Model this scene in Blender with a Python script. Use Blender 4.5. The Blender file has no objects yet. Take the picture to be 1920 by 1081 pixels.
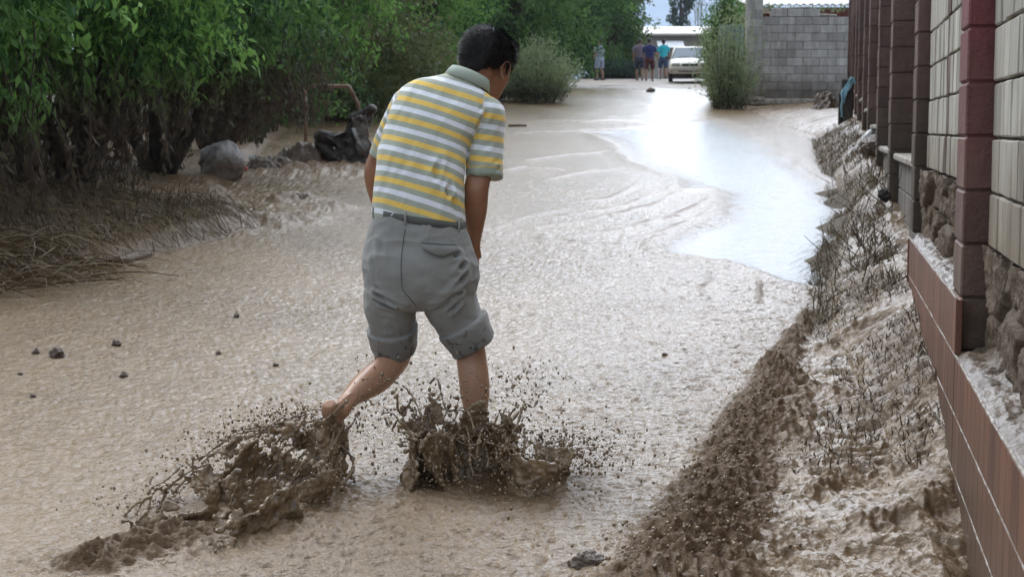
import bpy, bmesh, math, random
import numpy as np
from mathutils import Vector, Matrix

# ------------------------------------------------------------------ camera, world, sun, exposure
SC = bpy.context.scene
F = 2850.0                      # focal length in photo pixels (1920 wide)
PITCH = math.atan(297.5 / F)
CAM = Vector((0.0, 0.0, 1.52))
cam_d = bpy.data.cameras.new("camera"); cam = bpy.data.objects.new("camera", cam_d)
SC.collection.objects.link(cam); SC.camera = cam
cam.location = CAM; cam.rotation_euler = (math.pi / 2 - PITCH, 0, 0)
cam_d.sensor_width = 36.0; cam_d.lens = F / 1920 * 36.0
cam_d.clip_start = 0.1; cam_d.clip_end = 3000
cam_d.dof.use_dof = True; cam_d.dof.focus_distance = 5.55; cam_d.dof.aperture_fstop = 9

SUN_EL, SUN_AZ = math.radians(50), math.radians(-40)      # azimuth from +Y towards +X
world = bpy.data.worlds.new("World"); SC.world = world; world.use_nodes = True
wn = world.node_tree; wn.nodes.clear()
wo = wn.nodes.new("ShaderNodeOutputWorld"); wb = wn.nodes.new("ShaderNodeBackground")
sky = wn.nodes.new("ShaderNodeTexSky"); sky.sky_type = 'NISHITA'; sky.sun_disc = False
sky.sun_elevation = SUN_EL; sky.sun_rotation = SUN_AZ
sky.air_density = 1.0; sky.dust_density = 4.0; sky.ozone_density = 1.0
cl = wn.nodes.new("ShaderNodeMix"); cl.data_type = 'RGBA'
cn = wn.nodes.new("ShaderNodeTexNoise"); cn.inputs['Scale'].default_value = 1.6; cn.inputs['Detail'].default_value = 5
cr = wn.nodes.new("ShaderNodeMapRange"); cr.inputs[1].default_value = 0.35; cr.inputs[2].default_value = 0.65
cr.inputs[3].default_value = 0.8; cr.inputs[4].default_value = 0.98
wn.links.new(cn.outputs['Fac'], cr.inputs[0]); wn.links.new(cr.outputs[0], cl.inputs['Factor'])
# cloud sheet: pale blue haze low down, bright cloud higher, plus a broad glow added ahead to whiten the mud's reflections
def wmath(op, a, b=None):
    m = wn.nodes.new("ShaderNodeMath"); m.operation = op
    for k_, q_ in enumerate((a, b)):
        if q_ is None: continue
        if isinstance(q_, (int, float)): m.inputs[k_].default_value = q_
        else: wn.links.new(q_, m.inputs[k_])
    return m.outputs[0]
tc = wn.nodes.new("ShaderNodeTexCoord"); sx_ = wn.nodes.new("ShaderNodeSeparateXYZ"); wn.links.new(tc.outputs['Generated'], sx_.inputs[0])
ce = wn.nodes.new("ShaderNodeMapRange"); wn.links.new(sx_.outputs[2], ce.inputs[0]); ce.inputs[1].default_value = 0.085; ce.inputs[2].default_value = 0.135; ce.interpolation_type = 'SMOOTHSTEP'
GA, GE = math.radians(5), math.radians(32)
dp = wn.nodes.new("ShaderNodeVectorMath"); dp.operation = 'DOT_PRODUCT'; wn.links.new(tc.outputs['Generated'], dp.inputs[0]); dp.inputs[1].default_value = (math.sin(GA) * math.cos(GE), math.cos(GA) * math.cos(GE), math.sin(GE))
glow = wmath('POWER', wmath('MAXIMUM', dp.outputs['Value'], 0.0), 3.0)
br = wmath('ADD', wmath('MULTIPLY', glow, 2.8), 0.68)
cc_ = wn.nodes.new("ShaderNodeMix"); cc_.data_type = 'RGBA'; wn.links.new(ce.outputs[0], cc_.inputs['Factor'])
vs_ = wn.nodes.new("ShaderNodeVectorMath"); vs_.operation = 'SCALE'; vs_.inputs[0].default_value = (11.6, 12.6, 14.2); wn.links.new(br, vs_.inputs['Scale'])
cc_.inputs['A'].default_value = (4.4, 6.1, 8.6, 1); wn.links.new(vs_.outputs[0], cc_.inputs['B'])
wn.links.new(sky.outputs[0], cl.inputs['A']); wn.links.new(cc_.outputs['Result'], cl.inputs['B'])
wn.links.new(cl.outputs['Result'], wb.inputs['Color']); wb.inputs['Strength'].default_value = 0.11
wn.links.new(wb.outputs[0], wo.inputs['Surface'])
sd = bpy.data.lights.new("sun", 'SUN'); sun = bpy.data.objects.new("sun", sd); SC.collection.objects.link(sun)
sd.energy = 1.0; sd.angle = math.radians(14); sd.color = (1.0, 0.96, 0.9)
sv = Vector((math.sin(SUN_AZ) * math.cos(SUN_EL), math.cos(SUN_AZ) * math.cos(SUN_EL), math.sin(SUN_EL)))
sun.rotation_euler = sv.to_track_quat('Z', 'Y').to_euler()
SC.view_settings.view_transform = 'Standard'; SC.view_settings.look = 'None'
SC.view_settings.exposure = 0.0; SC.view_settings.gamma = 1.0; SC.view_settings.use_curve_mapping = False
SC.cycles.use_denoising = True
SC.cycles.max_bounces = 6; SC.cycles.transparent_max_bounces = 8

# ------------------------------------------------------------------ helpers
rng = np.random.default_rng(7); random.seed(7)
RT = np.array((1, 0, 0.)); FW = np.array((0, math.cos(PITCH), -math.sin(PITCH))); UP = np.array((0, math.sin(PITCH), math.cos(PITCH)))
def at(px, py, Y):
    """the place at distance Y ahead that shows at a point of the photo"""
    d = (px - 960) / F * RT - (py - 540.5) / F * UP + FW
    return np.array(CAM) + d * (Y / d[1])
def onground(px, py, off=0.0):
    d = (px - 960) / F * RT - (py - 540.5) / F * UP + FW
    # z = 0.055 y + off
    t = (off - 1.52) / (d[2] - 0.055 * d[1])
    return np.array(CAM) + d * t

def _h(ix, iy, iz, s):
    h = (ix.astype(np.int64) * 374761393 + iy.astype(np.int64) * 668265263 + iz.astype(np.int64) * 2147483647 % 1000003 * 97 + s * 974634777) & 0xFFFFFFFF
    h = ((h ^ (h >> 13)) * 1274126177) & 0xFFFFFFFF
    h = h ^ (h >> 16)
    h = (h * 2246822519) & 0xFFFFFFFF
    return ((h ^ (h >> 15)) & 0xFFFF) / 65535.0
def n2(x, y, s=0):
    x = np.asarray(x, float); y = np.asarray(y, float)
    ix = np.floor(x); iy = np.floor(y); fx = x - ix; fy = y - iy
    fx = fx * fx * (3 - 2 * fx); fy = fy * fy * (3 - 2 * fy); z = np.zeros_like(ix)
    a = _h(ix, iy, z, s); b = _h(ix + 1, iy, z, s); c = _h(ix, iy + 1, z, s); d = _h(ix + 1, iy + 1, z, s)
    return (a + (b - a) * fx + (c - a) * fy + (a - b - c + d) * fx * fy) * 2 - 1
def n3(x, y, z, s=0):
    iz = np.floor(z); fz = z - iz; fz = fz * fz * (3 - 2 * fz)
    ix = np.floor(x); iy = np.floor(y); fx = x - ix; fy = y - iy
    fx = fx * fx * (3 - 2 * fx); fy = fy * fy * (3 - 2 * fy)
    r = []
    for k in (0, 1):
        a = _h(ix, iy, iz + k, s); b = _h(ix + 1, iy, iz + k, s); c = _h(ix, iy + 1, iz + k, s); d = _h(ix + 1, iy + 1, iz + k, s)
        r.append(a + (b - a) * fx + (c - a) * fy + (a - b - c + d) * fx * fy)
    return (r[0] + (r[1] - r[0]) * fz) * 2 - 1
def fbm2(x, y, o=4, s=0):
    r = 0; a = 1.0; t = 0
    for i in range(o):
        r = r + a * n2(x * 2 ** i + 17.3 * i, y * 2 ** i - 9.1 * i, s + i); t += a; a *= 0.5
    return r / t
def fbm3(p, f, o=3, s=0):
    r = 0; a = 1.0; t = 0
    for i in range(o):
        q = p * (f * 2 ** i) + 11.7 * i
        r = r + a * n3(q[:, 0], q[:, 1], q[:, 2], s + i); t += a; a *= 0.5
    return r / t
def sstep(a, b, x):
    t = np.clip((x - a) / (b - a), 0, 1); return t * t * (3 - 2 * t)
def polydist(x, y, pts):
    """distance to a polyline and position along it 0..1"""
    best = np.full(x.shape, 1e9); tt = np.zeros(x.shape); n = len(pts) - 1
    for i in range(n):
        ax, ay = pts[i]; bx, by = pts[i + 1]; dx, dy = bx - ax, by - ay
        t = np.clip(((x - ax) * dx + (y - ay) * dy) / (dx * dx + dy * dy), 0, 1)
        d = np.hypot(x - ax - t * dx, y - ay - t * dy); m = d < best
        best[m] = d[m]; tt[m] = (i + t[m]) / n
    return best, tt
def inpoly(x, y, pts):
    r = np.zeros(x.shape, bool); n = len(pts)
    for i in range(n):
        x1, y1 = pts[i]; x2, y2 = pts[(i + 1) % n]
        if y1 == y2: continue
        c = ((y1 > y) != (y2 > y)) & (x < (x2 - x1) * (y - y1) / (y2 - y1) + x1)
        r ^= c
    return r

# ground height: a street that climbs away from the camera, banks on both sides
XL = np.array([(-50, -2.6), (4, -3.2), (9.3, -3.12), (10.5, -2.75), (11.3, -2.52), (12.6, -2.1), (13.6, -2.35), (16.4, -3.1), (20, -3.4), (30, -4.3), (36, -3.9), (40, -0.9), (46, .9), (55, 2.2), (72, 2.6), (2000, 2.6)])
XR = np.array([(-50, 1.6), (4.4, 1.25), (6.2, 1.5), (8.6, 1.75), (10.5, 2.2), (13.8, 3.05), (18.5, 3.85), (25, 5.0), (31, 5.2), (36, 5.5), (42, 5.8), (72, 9.5), (2000, 9.5)])
BR = np.array([(-50, .0), (4.3, -.08), (4.8, 0.0), (5.6, .14), (7.7, .27), (11.4, .33), (17, .38), (24, .36), (38, .16), (60, .1), (2000, .1)])
def wallx(y): return 0.46 + 0.205 * y
def slope(y):
    y = np.asarray(y, float)
    return np.where(y < 66, 0.055 * y, 0.055 * 66 + 0.25 * (1 - np.exp(-np.maximum(y - 66, 0) * 0.055 / 0.25)))
def height(x, y):
    x = np.asarray(x, float); y = np.asarray(y, float)
    z = slope(y)
    xl = np.interp(y, XL[:, 0], XL[:, 1]); xr = np.interp(y, XR[:, 0], XR[:, 1])
    br = np.interp(y, BR[:, 0], BR[:, 1]); w = np.maximum(wallx(y) - xr, 0.12)
    t = np.clip((x - xr) / w, 0, 1.0)
    z = z + br * (t ** 0.8)
    dl = xl - x
    z = z + 0.10 * sstep(0.0, 0.25, dl) + 0.25 * sstep(0.3, 2.5, dl)
    return z
def H(x, y): return float(height(np.array([x]), np.array([y]))[0])

COL = SC.collection
def mesh_np(name, v, f, smooth=True):
    """f: (n,3) or (n,4) int array"""
    v = np.asarray(v, np.float32); f = np.asarray(f, np.int32)
    me = bpy.data.meshes.new(name); k = f.shape[1]
    me.vertices.add(len(v)); me.vertices.foreach_set('co', v.ravel())
    me.loops.add(f.size); me.loops.foreach_set('vertex_index', f.ravel())
    me.polygons.add(len(f)); me.polygons.foreach_set('loop_start', np.arange(0, f.size, k, dtype=np.int32))
    me.polygons.foreach_set('loop_total', np.full(len(f), k, np.int32))
    if smooth: me.polygons.foreach_set('use_smooth', np.ones(len(f), bool))
    me.update(calc_edges=True); me.validate()
    return me
def attr(me, name, arr):
    a = me.attributes.new(name, 'FLOAT', 'POINT'); a.data.foreach_set('value', np.asarray(arr, np.float32))
def link(name, me, m=None, parent=None):
    o = bpy.data.objects.new(name, me); COL.objects.link(o)
    if m is not None:
        me.materials.clear(); me.materials.append(m)
    if parent is not None: o.parent = parent
    return o
def tag(o, label=None, cat=None, group=None, kind=None):
    if label: o['label'] = label
    if cat: o['category'] = cat
    if group: o['group'] = group
    if kind: o['kind'] = kind
    return o
def empty(name, loc, label=None, cat=None, group=None, rz=0):
    o = bpy.data.objects.new(name, None); COL.objects.link(o); o.location = loc; o.rotation_euler = (0, 0, rz)
    o.empty_display_size = 0.1
    return tag(o, label, cat, group)
class MB:
    """collects shapes as arrays and links them as one mesh"""
    def __init__(s): s.v = []; s.f = []; s.n = 0
    def add(s, v, f):
        v = np.asarray(v, float); s.v.append(v); s.f += [tuple(int(i) + s.n for i in q) for q in f]; s.n += len(v); return s
    def box(s, c, size, rz=0, bev=0.0, rx=0, ry=0):
        x, y, z = [d / 2 for d in size]; b = min(bev, x, y, z)
        R = np.array(Matrix.Rotation(rz, 3, 'Z') @ Matrix.Rotation(ry, 3, 'Y') @ Matrix.Rotation(rx, 3, 'X'))
        if b <= 0:
            v = np.array([(i, j, k) for i in (-x, x) for j in (-y, y) for k in (-z, z)])
            f = [(0, 1, 3, 2), (4, 6, 7, 5), (0, 4, 5, 1), (2, 3, 7, 6), (0, 2, 6, 4), (1, 5, 7, 3)]
        else:
            bm = bmesh.new(); bmesh.ops.create_cube(bm, size=1)
            for q in bm.verts: q.co = Vector((q.co.x * 2 * x, q.co.y * 2 * y, q.co.z * 2 * z))
            bmesh.ops.bevel(bm, geom=bm.edges[:], offset=b, segments=1, affect='EDGES')
            bm.verts.index_update(); v = np.array([q.co[:] for q in bm.verts]); f = [[w.index for w in q.verts] for q in bm.faces]; bm.free()
        return s.add(v @ R.T + np.asarray(c, float), f)
    def tube(s, pts, r, n=6, cap=True):
        pts = np.asarray(pts, float); m = len(pts); r = np.full(m, r) if np.isscalar(r) else np.asarray(r, float)
        t = np.gradient(pts, axis=0); t /= np.linalg.norm(t, axis=1)[:, None] + 1e-9
        up = np.array((0, 0, 1.)) if abs(t[0, 2]) < 0.9 else np.array((1., 0, 0))
        vs = []
        for i in range(m):
            a = np.cross(t[i], up); a /= np.linalg.norm(a) + 1e-9; b = np.cross(a, t[i]); up = b
            ang = np.arange(n) * 2 * math.pi / n
            vs.append(pts[i] + r[i] * (np.cos(ang)[:, None] * a + np.sin(ang)[:, None] * b))
        v = np.concatenate(vs); f = []
        for i in range(m - 1):
            for j in range(n):
                k = (j + 1) % n; f.append((i * n + j, i * n + k, (i + 1) * n + k, (i + 1) * n + j))
        if cap: f.append(tuple(range(n - 1, -1, -1))); f.append(tuple((m - 1) * n + j for j in range(n)))
        return s.add(v, f)
    def ell(s, c, r, R=None, nu=14, nv=9):
        u = np.arange(nu) * 2 * math.pi / nu; vs = [(0, 0, 1.)]
        for i in range(1, nv):
            th = math.pi * i / nv
            vs += [(math.sin(th) * math.cos(a), math.sin(th) * math.sin(a), math.cos(th)) for a in u]
        vs.append((0, 0, -1.)); v = np.array(vs) * np.asarray(r, float)
        if R is not None: v = v @ np.asarray(R).T
        f = [(0, 1 + j, 1 + (j + 1) % nu) for j in range(nu)]
        for i in range(nv - 2):
            for j in range(nu):
                a = 1 + i * nu; k = (j + 1) % nu; f.append((a + j, a + nu + j, a + nu + k, a + k))
        l = 1 + (nv - 2) * nu; f += [(l + j, len(vs) - 1, l + (j + 1) % nu) for j in range(nu)]
        return s.add(v + np.asarray(c, float), f)
    def cap(s, a, b, ra, rb, n=14):
        """tapered capsule from a to b"""
        a = np.asarray(a, float); b = np.asarray(b, float); d = b - a; L = np.linalg.norm(d); d = d / L
        ts = []; rs = []
        for th in (80, 60, 35, 10): ts.append(-ra * math.sin(math.radians(th))); rs.append(ra * math.cos(math.radians(th)))
        for k in (0, .25, .5, .75, 1): ts.append(L * k); rs.append(ra + (rb - ra) * k)
        for th in (10, 35, 60, 80): ts.append(L + rb * math.sin(math.radians(th))); rs.append(rb * math.cos(math.radians(th)))
        return s.tube([a + d * t for t in ts], rs, n)
    def loft(s, rings, n=28, sub=4):
        """rings: (centre, u vector, v vector); smooth superellipse loft"""
        C_ = np.array([r[0] for r in rings], float); U_ = np.array([r[1] for r in rings], float); V_ = np.array([r[2] for r in rings], float)
        m = len(rings)
        def interp(A):
            out = []
            for i in range(m - 1):
                p0 = A[max(i - 1, 0)]; p1 = A[i]; p2 = A[i + 1]; p3 = A[min(i + 2, m - 1)]
                for k in range(sub):
                    t = k / sub
                    out.append(0.5 * ((2 * p1) + (-p0 + p2) * t + (2 * p0 - 5 * p1 + 4 * p2 - p3) * t * t + (-p0 + 3 * p1 - 3 * p2 + p3) * t ** 3))
            out.append(A[-1]); return np.array(out)
        C_, U_, V_ = interp(C_), interp(U_), interp(V_); ang = np.arange(n) * 2 * math.pi / n
        c = np.sign(np.cos(ang)) * np.abs(np.cos(ang)) ** 0.88; q = np.sign(np.sin(ang)) * np.abs(np.sin(ang)) ** 0.88
        v = (C_[:, None] + c[None, :, None] * U_[:, None] + q[None, :, None] * V_[:, None]).reshape(-1, 3); f = []; M = len(C_)
        for i in range(M - 1):
            for j in range(n):
                k = (j + 1) % n; f.append((i * n + j, i * n + k, (i + 1) * n + k, (i + 1) * n + j))
        f.append(tuple(range(n - 1, -1, -1))); f.append(tuple((M - 1) * n + j for j in range(n)))
        return s.add(v, f)
    def mesh(s, name, smooth=False):
        me = bpy.data.meshes.new(name); me.from_pydata(np.concatenate(s.v).tolist(), [], s.f)
        if smooth: me.polygons.foreach_set('use_smooth', np.ones(len(me.polygons), bool))
        me.update(); return me
    def build(s, name, m, parent=None, smooth=False):
        return link(name, s.mesh(name, smooth), m, parent)
    def fused(s, name, voxel, smooth=6, fac=0.5):
        """one continuous surface out of the overlapping shapes"""
        me = s.mesh(name + "_src"); bm = bmesh.new(); bm.from_mesh(me); bmesh.ops.recalc_face_normals(bm, faces=bm.faces[:]); bm.to_mesh(me); bm.free()
        o = bpy.data.objects.new("tmp", me); COL.objects.link(o)
        r = o.modifiers.new("r", 'REMESH'); r.mode = 'VOXEL'; r.voxel_size = voxel
        if smooth:
            q = o.modifiers.new("s", 'SMOOTH'); q.iterations = smooth; q.factor = fac
        dg = bpy.context.evaluated_depsgraph_get(); dg.update()
        out = bpy.data.meshes.new_from_object(o.evaluated_get(dg)); out.name = name
        bpy.data.objects.remove(o); bpy.data.meshes.remove(me)
        out.polygons.foreach_set('use_smooth', np.ones(len(out.polygons), bool))
        return out
def getv(me):
    a = np.empty(len(me.vertices) * 3, np.float32); me.vertices.foreach_get('co', a); return a.reshape(-1, 3).astype(float)
def getn(me):
    a = np.empty(len(me.vertices) * 3, np.float32); me.vertices.foreach_get('normal', a); return a.reshape(-1, 3).astype(float)
def setv(me, v):
    me.vertices.foreach_set('co', np.asarray(v, np.float32).ravel()); me.update()
def crease(p, a, b, amp, w):
    """height profile of a fold between points a and b: groove with a ridge beside it"""
    a = np.asarray(a, float); b = np.asarray(b, float); d = b - a
    t = np.clip(((p - a) @ d) / (d @ d), 0, 1); q = p - a - t[:, None] * d
    r = np.linalg.norm(q, axis=1); fade = np.sin(np.clip(t, 0, 1) * math.pi) ** 0.6
    return -amp * np.exp(-(r / w) ** 2) * fade + 0.55 * amp * np.exp(-((r - 2.0 * w) / (1.1 * w)) ** 2) * fade

# ------------------------------------------------------------------ materials
class NT:
    def __init__(s, name):
        s.m = bpy.data.materials.new(name); s.m.use_nodes = True; s.t = s.m.node_tree; s.t.nodes.clear()
        s.out = s.t.nodes.new('ShaderNodeOutputMaterial'); s.b = s.t.nodes.new('ShaderNodeBsdfPrincipled')
        s.t.links.new(s.b.outputs[0], s.out.inputs['Surface'])
    def n(s, t, **k):
        x = s.t.nodes.new(t)
        for a, v in k.items(): setattr(x, a, v)
        return x
    def l(s, a, b): s.t.links.new(a, b)
    def coord(s, scale=(1, 1, 1), rot=(0, 0, 0)):
        c = s.n('ShaderNodeTexCoord'); m = s.n('ShaderNodeMapping'); m.inputs['Scale'].default_value = scale; m.inputs['Rotation'].default_value = rot
        s.l(c.outputs['Object'], m.inputs['Vector']); return m.outputs[0]
    def noise(s, vec, scale, detail=4, rough=0.55):
        x = s.n('ShaderNodeTexNoise'); x.inputs['Scale'].default_value = scale; x.inputs['Detail'].default_value = detail; x.inputs['Roughness'].default_value = rough
        s.l(vec, x.inputs['Vector']); return x.outputs['Fac']
    def at(s, name): x = s.n('ShaderNodeAttribute', attribute_name=name); return x.outputs['Fac']
    def rng(s, v, a, b, c=0.0, d=1.0):
        x = s.n('ShaderNodeMapRange'); s.l(v, x.inputs[0])
        for i, q in enumerate((a, b, c, d)): x.inputs[i + 1].default_value = q
        return x.outputs[0]
    def mix(s, f, a, b, mode='MIX'):
        x = s.n('ShaderNodeMix', data_type='RGBA', blend_type=mode)
        for inp, v in (('Factor', f), ('A', a), ('B', b)):
            if isinstance(v, (int, float)): x.inputs[inp].default_value = v
            elif isinstance(v, tuple): x.inputs[inp].default_value = (*v, 1)
            else: s.l(v, x.inputs[inp])
        return x.outputs['Result']
    def math(s, op, a, b=None):
        x = s.n('ShaderNodeMath', operation=op)
        for i, v in enumerate((a, b)):
            if v is None: continue
            if isinstance(v, (int, float)): x.inputs[i].default_value = v
            else: s.l(v, x.inputs[i])
        return x.outputs[0]
    def bump(s, h, dist, strength=1.0, prev=None):
        x = s.n('ShaderNodeBump'); x.inputs['Distance'].default_value = dist; s.l(h, x.inputs['Height'])
        if isinstance(strength, (int, float)): x.inputs['Strength'].default_value = strength
        else: s.l(strength, x.inputs['Strength'])
        if prev is not None: s.l(prev, x.inputs['Normal'])
        return x.outputs[0]
    def col(s, c):
        if isinstance(c, tuple): s.b.inputs['Base Color'].default_value = (*c, 1)
        else: s.l(c, s.b.inputs['Base Color'])
    def rough(s, r):
        if isinstance(r, (int, float)): s.b.inputs['Roughness'].default_value = r
        else: s.l(r, s.b.inputs['Roughness'])
    def nor(s, x): s.l(x, s.b.inputs['Normal'])
def simple(name, c1, c2=None, scale=6, rough=0.7, bump=0.0, bscale=None, stretch=(1, 1, 1), metal=0.0, detail=5):
    t = NT(name); v = t.coord(stretch); c2 = c2 or tuple(q * 0.7 for q in c1)
    t.col(t.mix(t.rng(t.noise(v, scale, detail), .35, .65), c1, c2)); t.rough(rough); t.b.inputs['Metallic'].default_value = metal
    if bump: t.nor(t.bump(t.noise(v, bscale or scale * 3, 6), bump))
    return t.m
# ------------------------------------------------------------------ ground materials
def mud_mat():
    t = NT('wet_mud'); o = t.coord(); s = t.coord((0.8, 1.0, 1), (0, 0, math.radians(-14)))
    wet = t.at('wet'); calm = t.at('calm'); dark = t.at('churn')
    big = t.noise(o, 1.3, 5); mid = t.noise(s, 15, 5, .6); fine = t.noise(s, 44, 4, .62)
    c = t.mix(t.rng(mid, .35, .68), (0.245, 0.172, 0.10), (0.125, 0.083, 0.045))
    c = t.mix(t.rng(big, .3, .7), c, (0.26, 0.185, 0.108))
    c = t.mix(dark, c, (0.125, 0.078, 0.04))
    c = t.mix(wet, c, (0.19, 0.205, 0.225))
    t.col(c)
    r = t.math('ADD', t.rng(mid, .3, .7, .13, .24), t.math('MULTIPLY', dark, .38)); t.rough(r); t.l(t.rng(dark, 0, 1, .5, .28), t.b.inputs['Specular IOR Level']); t.b.inputs['IOR'].default_value = 1.5
    k = t.math('SUBTRACT', 1.0, calm)
    b1 = t.bump(mid, 0.034, t.math('MULTIPLY', k, 0.9))
    b2 = t.bump(fine, 0.016, t.math('MULTIPLY', k, 0.9), b1)
    b3 = t.bump(t.noise(o, 30, 3), 0.002, 0.5, b2)
    t.nor(b3); return t.m
M_MUD = mud_mat()
M_ROAD = simple('dusty_road', (0.30, 0.27, 0.235), (0.22, 0.18, 0.14), 1.2, 0.6, 0.01, 30, (1, .35, 1))
M_SOIL = simple('soil', (0.10, 0.075, 0.05), (0.07, 0.06, 0.035), 2.0, 0.9, 0.03, 14)

# base ground, one sheet to the horizon, a hand below the mud
g = np.concatenate([np.linspace(-30, 90, 121), np.geomspace(95, 1500, 26)]); gx = np.concatenate([-np.geomspace(900, 31, 18), np.linspace(-30, 30, 121), np.geomspace(31, 900, 18)])
X, Y = np.meshgrid(gx, g); Z = height(X, Y) - 0.07 + 0.04 * fbm2(X * .6, Y * .6, 3, 5) * (np.abs(X) > 6)
nr, nc = X.shape; idx = np.arange(nr * nc).reshape(nr, nc)
q4 = lambda I: np.stack([I[:-1, :-1].ravel(), I[:-1, 1:].ravel(), I[1:, 1:].ravel(), I[1:, :-1].ravel()], 1)
tag(link('ground', mesh_np('ground', np.stack([X.ravel(), Y.ravel(), Z.ravel()], 1), q4(idx)), M_SOIL), 'brown soil ground under the street and the trees', None, None, 'structure')

# the mud flow
ys = np.concatenate([np.linspace(2.6, 4.2, 60), 4332 / np.linspace(4332 / 4.2, 4332 / 57.0, 760)[1:]])
us = np.linspace(-1, 1, 1050)
lo = np.interp(ys, [2.6, 4, 9, 14, 30, 42, 57], [-2.2, -2.6, -4.6, -5.2, -6.5, -3.5, 1.0])
hi = np.interp(ys, [2.6, 57], [wallx(2.6) + .12, wallx(57) + .12])
X = lo[:, None] + (hi - lo)[:, None] * (us[None] + 1) / 2; Y = np.repeat(ys[:, None], X.shape[1], 1)
x, y = X.ravel(), Y.ravel(); z = height(x, y)
xr = np.interp(y, XR[:, 0], XR[:, 1]); xl = np.interp(y, XL[:, 0], XL[:, 1]); verge = sstep(-.05, .12, x - xr); lbank = sstep(-.1, .1, xl - x)
def G(*pp): return [tuple(onground(a, b)[:2]) for a, b in pp]
def SM(*pp):
    p = np.array(pp, float); n = len(p); out = []
    for i in range(n):
        a, b, c, d = p[i - 1], p[i], p[(i + 1) % n], p[(i + 2) % n]
        for k in range(5):
            t = k / 5; out.append(tuple(.5 * (2 * b + (c - a) * t + (2 * a - 5 * b + 4 * c - d) * t * t + (3 * b - a - 3 * c + d) * t ** 3)))
    return G(*out)
# thin clear water over asphalt, bounded by the lobe of the mud
WET = SM((1545, 545), (1400, 497), (1245, 463), (1350, 402), (1364, 372), (1330, 352), (1282, 357), (1272, 332), (1190, 300), (1150, 268), (1100, 247), (1060, 243), (1200, 236), (1300, 225), (1380, 232), (1500, 305), (1585, 385), (1575, 470))
wob = 0.09 * fbm2(x * 2, y * 1.2, 3, 40)
pd, pt = polydist(x + wob, y + wob * 2, WET + WET[:1]); ins = inpoly(x + wob, y + wob * 2, WET)
sgn = np.where(ins, pd, -pd); wet = sstep(-0.06, 0.16 + .03 * np.clip(y - 10, 0, 40), sgn + .10 * fbm2(x * 4, y * 2, 3, 41)) * (1 - verge)
calm = 0.62 * wet
farw = sstep(20, 34, y); calm = np.maximum(calm, 0.45 * farw)
lobe = np.exp(-((sgn + .05) / (0.05 + 0.006 * y)) ** 2)
z -= 0.03 * sstep(-.1, .1, sgn) * (1 - verge); z += 0.022 * lobe * (y < 26)
# ripples of the flow
a = math.radians(14); xr_ = x * math.cos(a) + y * math.sin(a); yr_ = -x * math.sin(a) + y * math.cos(a)
patch = sstep(-.35, .3, fbm2(x * .55, y * .4, 3, 141) + .10 * (x + 1.0)); lobez = sstep(10.8, 12.5, y)
amp = (1 - 0.9 * wet) * (1 - .45 * farw) * (.7 + .3 * patch) * (1 - .35 * lobez); calm = np.maximum(calm, .2 * (1 - patch)); calm = np.maximum(calm, .25 * lobez)
warp = 0.15 * fbm2(x * 2, y * 2, 2, 9)
rip = fbm2(xr_ * 12 + warp * 6, yr_ * 15, 3, 1); rip2 = 1 - 2 * np.abs(fbm2(xr_ * 27 + 3 * warp, yr_ * 30, 2, 4))
near = 1 - sstep(12, 22, y)
z += amp * (0.0055 * rip + 0.007 * rip2 * near + 0.010 * fbm2(x * 1.7, y * 1.2, 3, 22))
z += 0.05 * farw * fbm2(x * .7, y * .25, 3, 77)
# grit and small pits
grit0 = sstep(.42, .62, fbm2(x * 24, y * 17, 2, 201) + .25 * fbm2(x * 1.5, y * 1.2, 2, 202)) * (1 - wet) * (1 - sstep(13, 20, y)) * .75
# arcs left in the lobe, a long line of froth
churn = grit0 + 0; z -= .004 * grit0
ARCS = [[(1005, 428), (1070, 416), (1150, 402), (1225, 383), (1277, 355)], [(1085, 442), (1180, 425), (1265, 403), (1310, 383), (1335, 368)],
        [(1020, 408), (1100, 398), (1170, 384), (1225, 362)], [(1080, 378), (1140, 372), (1200, 345)], [(960, 412), (1005, 402), (1060, 392)],
        [(940, 320), (985, 312), (1050, 318)], [(1020, 338), (1100, 322), (1155, 318)], [(1160, 452), (1240, 436), (1330, 398)],
        [(930, 432), (985, 438), (1020, 447), (1090, 455), (1170, 460)], [(1310, 545), (1330, 528), (1328, 510)], [(1425, 520), (1424, 545), (1420, 565)], [(1455, 600), (1500, 605), (1530, 590)],
        [(985, 300), (1060, 290), (1140, 285)], [(960, 250), (1060, 246), (1170, 243)], [(1000, 226), (1100, 228), (1210, 222)]]
for i, A in enumerate(ARCS):
    d, t_ = polydist(x + .015 * fbm2(x * 8, y * 3, 2, 60 + i), .3 * (y + .08 * fbm2(x * 6, y * 2, 2, 80 + i)), [(p_[0], p_[1] * .3) for p_ in G(*A)])
    w_ = 0.010 + 0.0011 * y; e = np.exp(-(d / w_) ** 2) * np.clip(0.75 + 0.5 * n2(x * 7, y * 3, 90 + i), 0, 1) * np.sin(np.clip(t_ * .94 + .03, 0, 1) * math.pi) ** .4
    if i == 8: e = np.exp(-(d / (0.16 * (1 - .75 * t_))) ** 2) * np.clip(.3 + fbm2(x * 9, y * 5, 3, 33) * 1.6, 0, 1.2)
    z += 0.010 * e * (1 + .06 * y); churn = np.maximum(churn, .95 * e)
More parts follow.
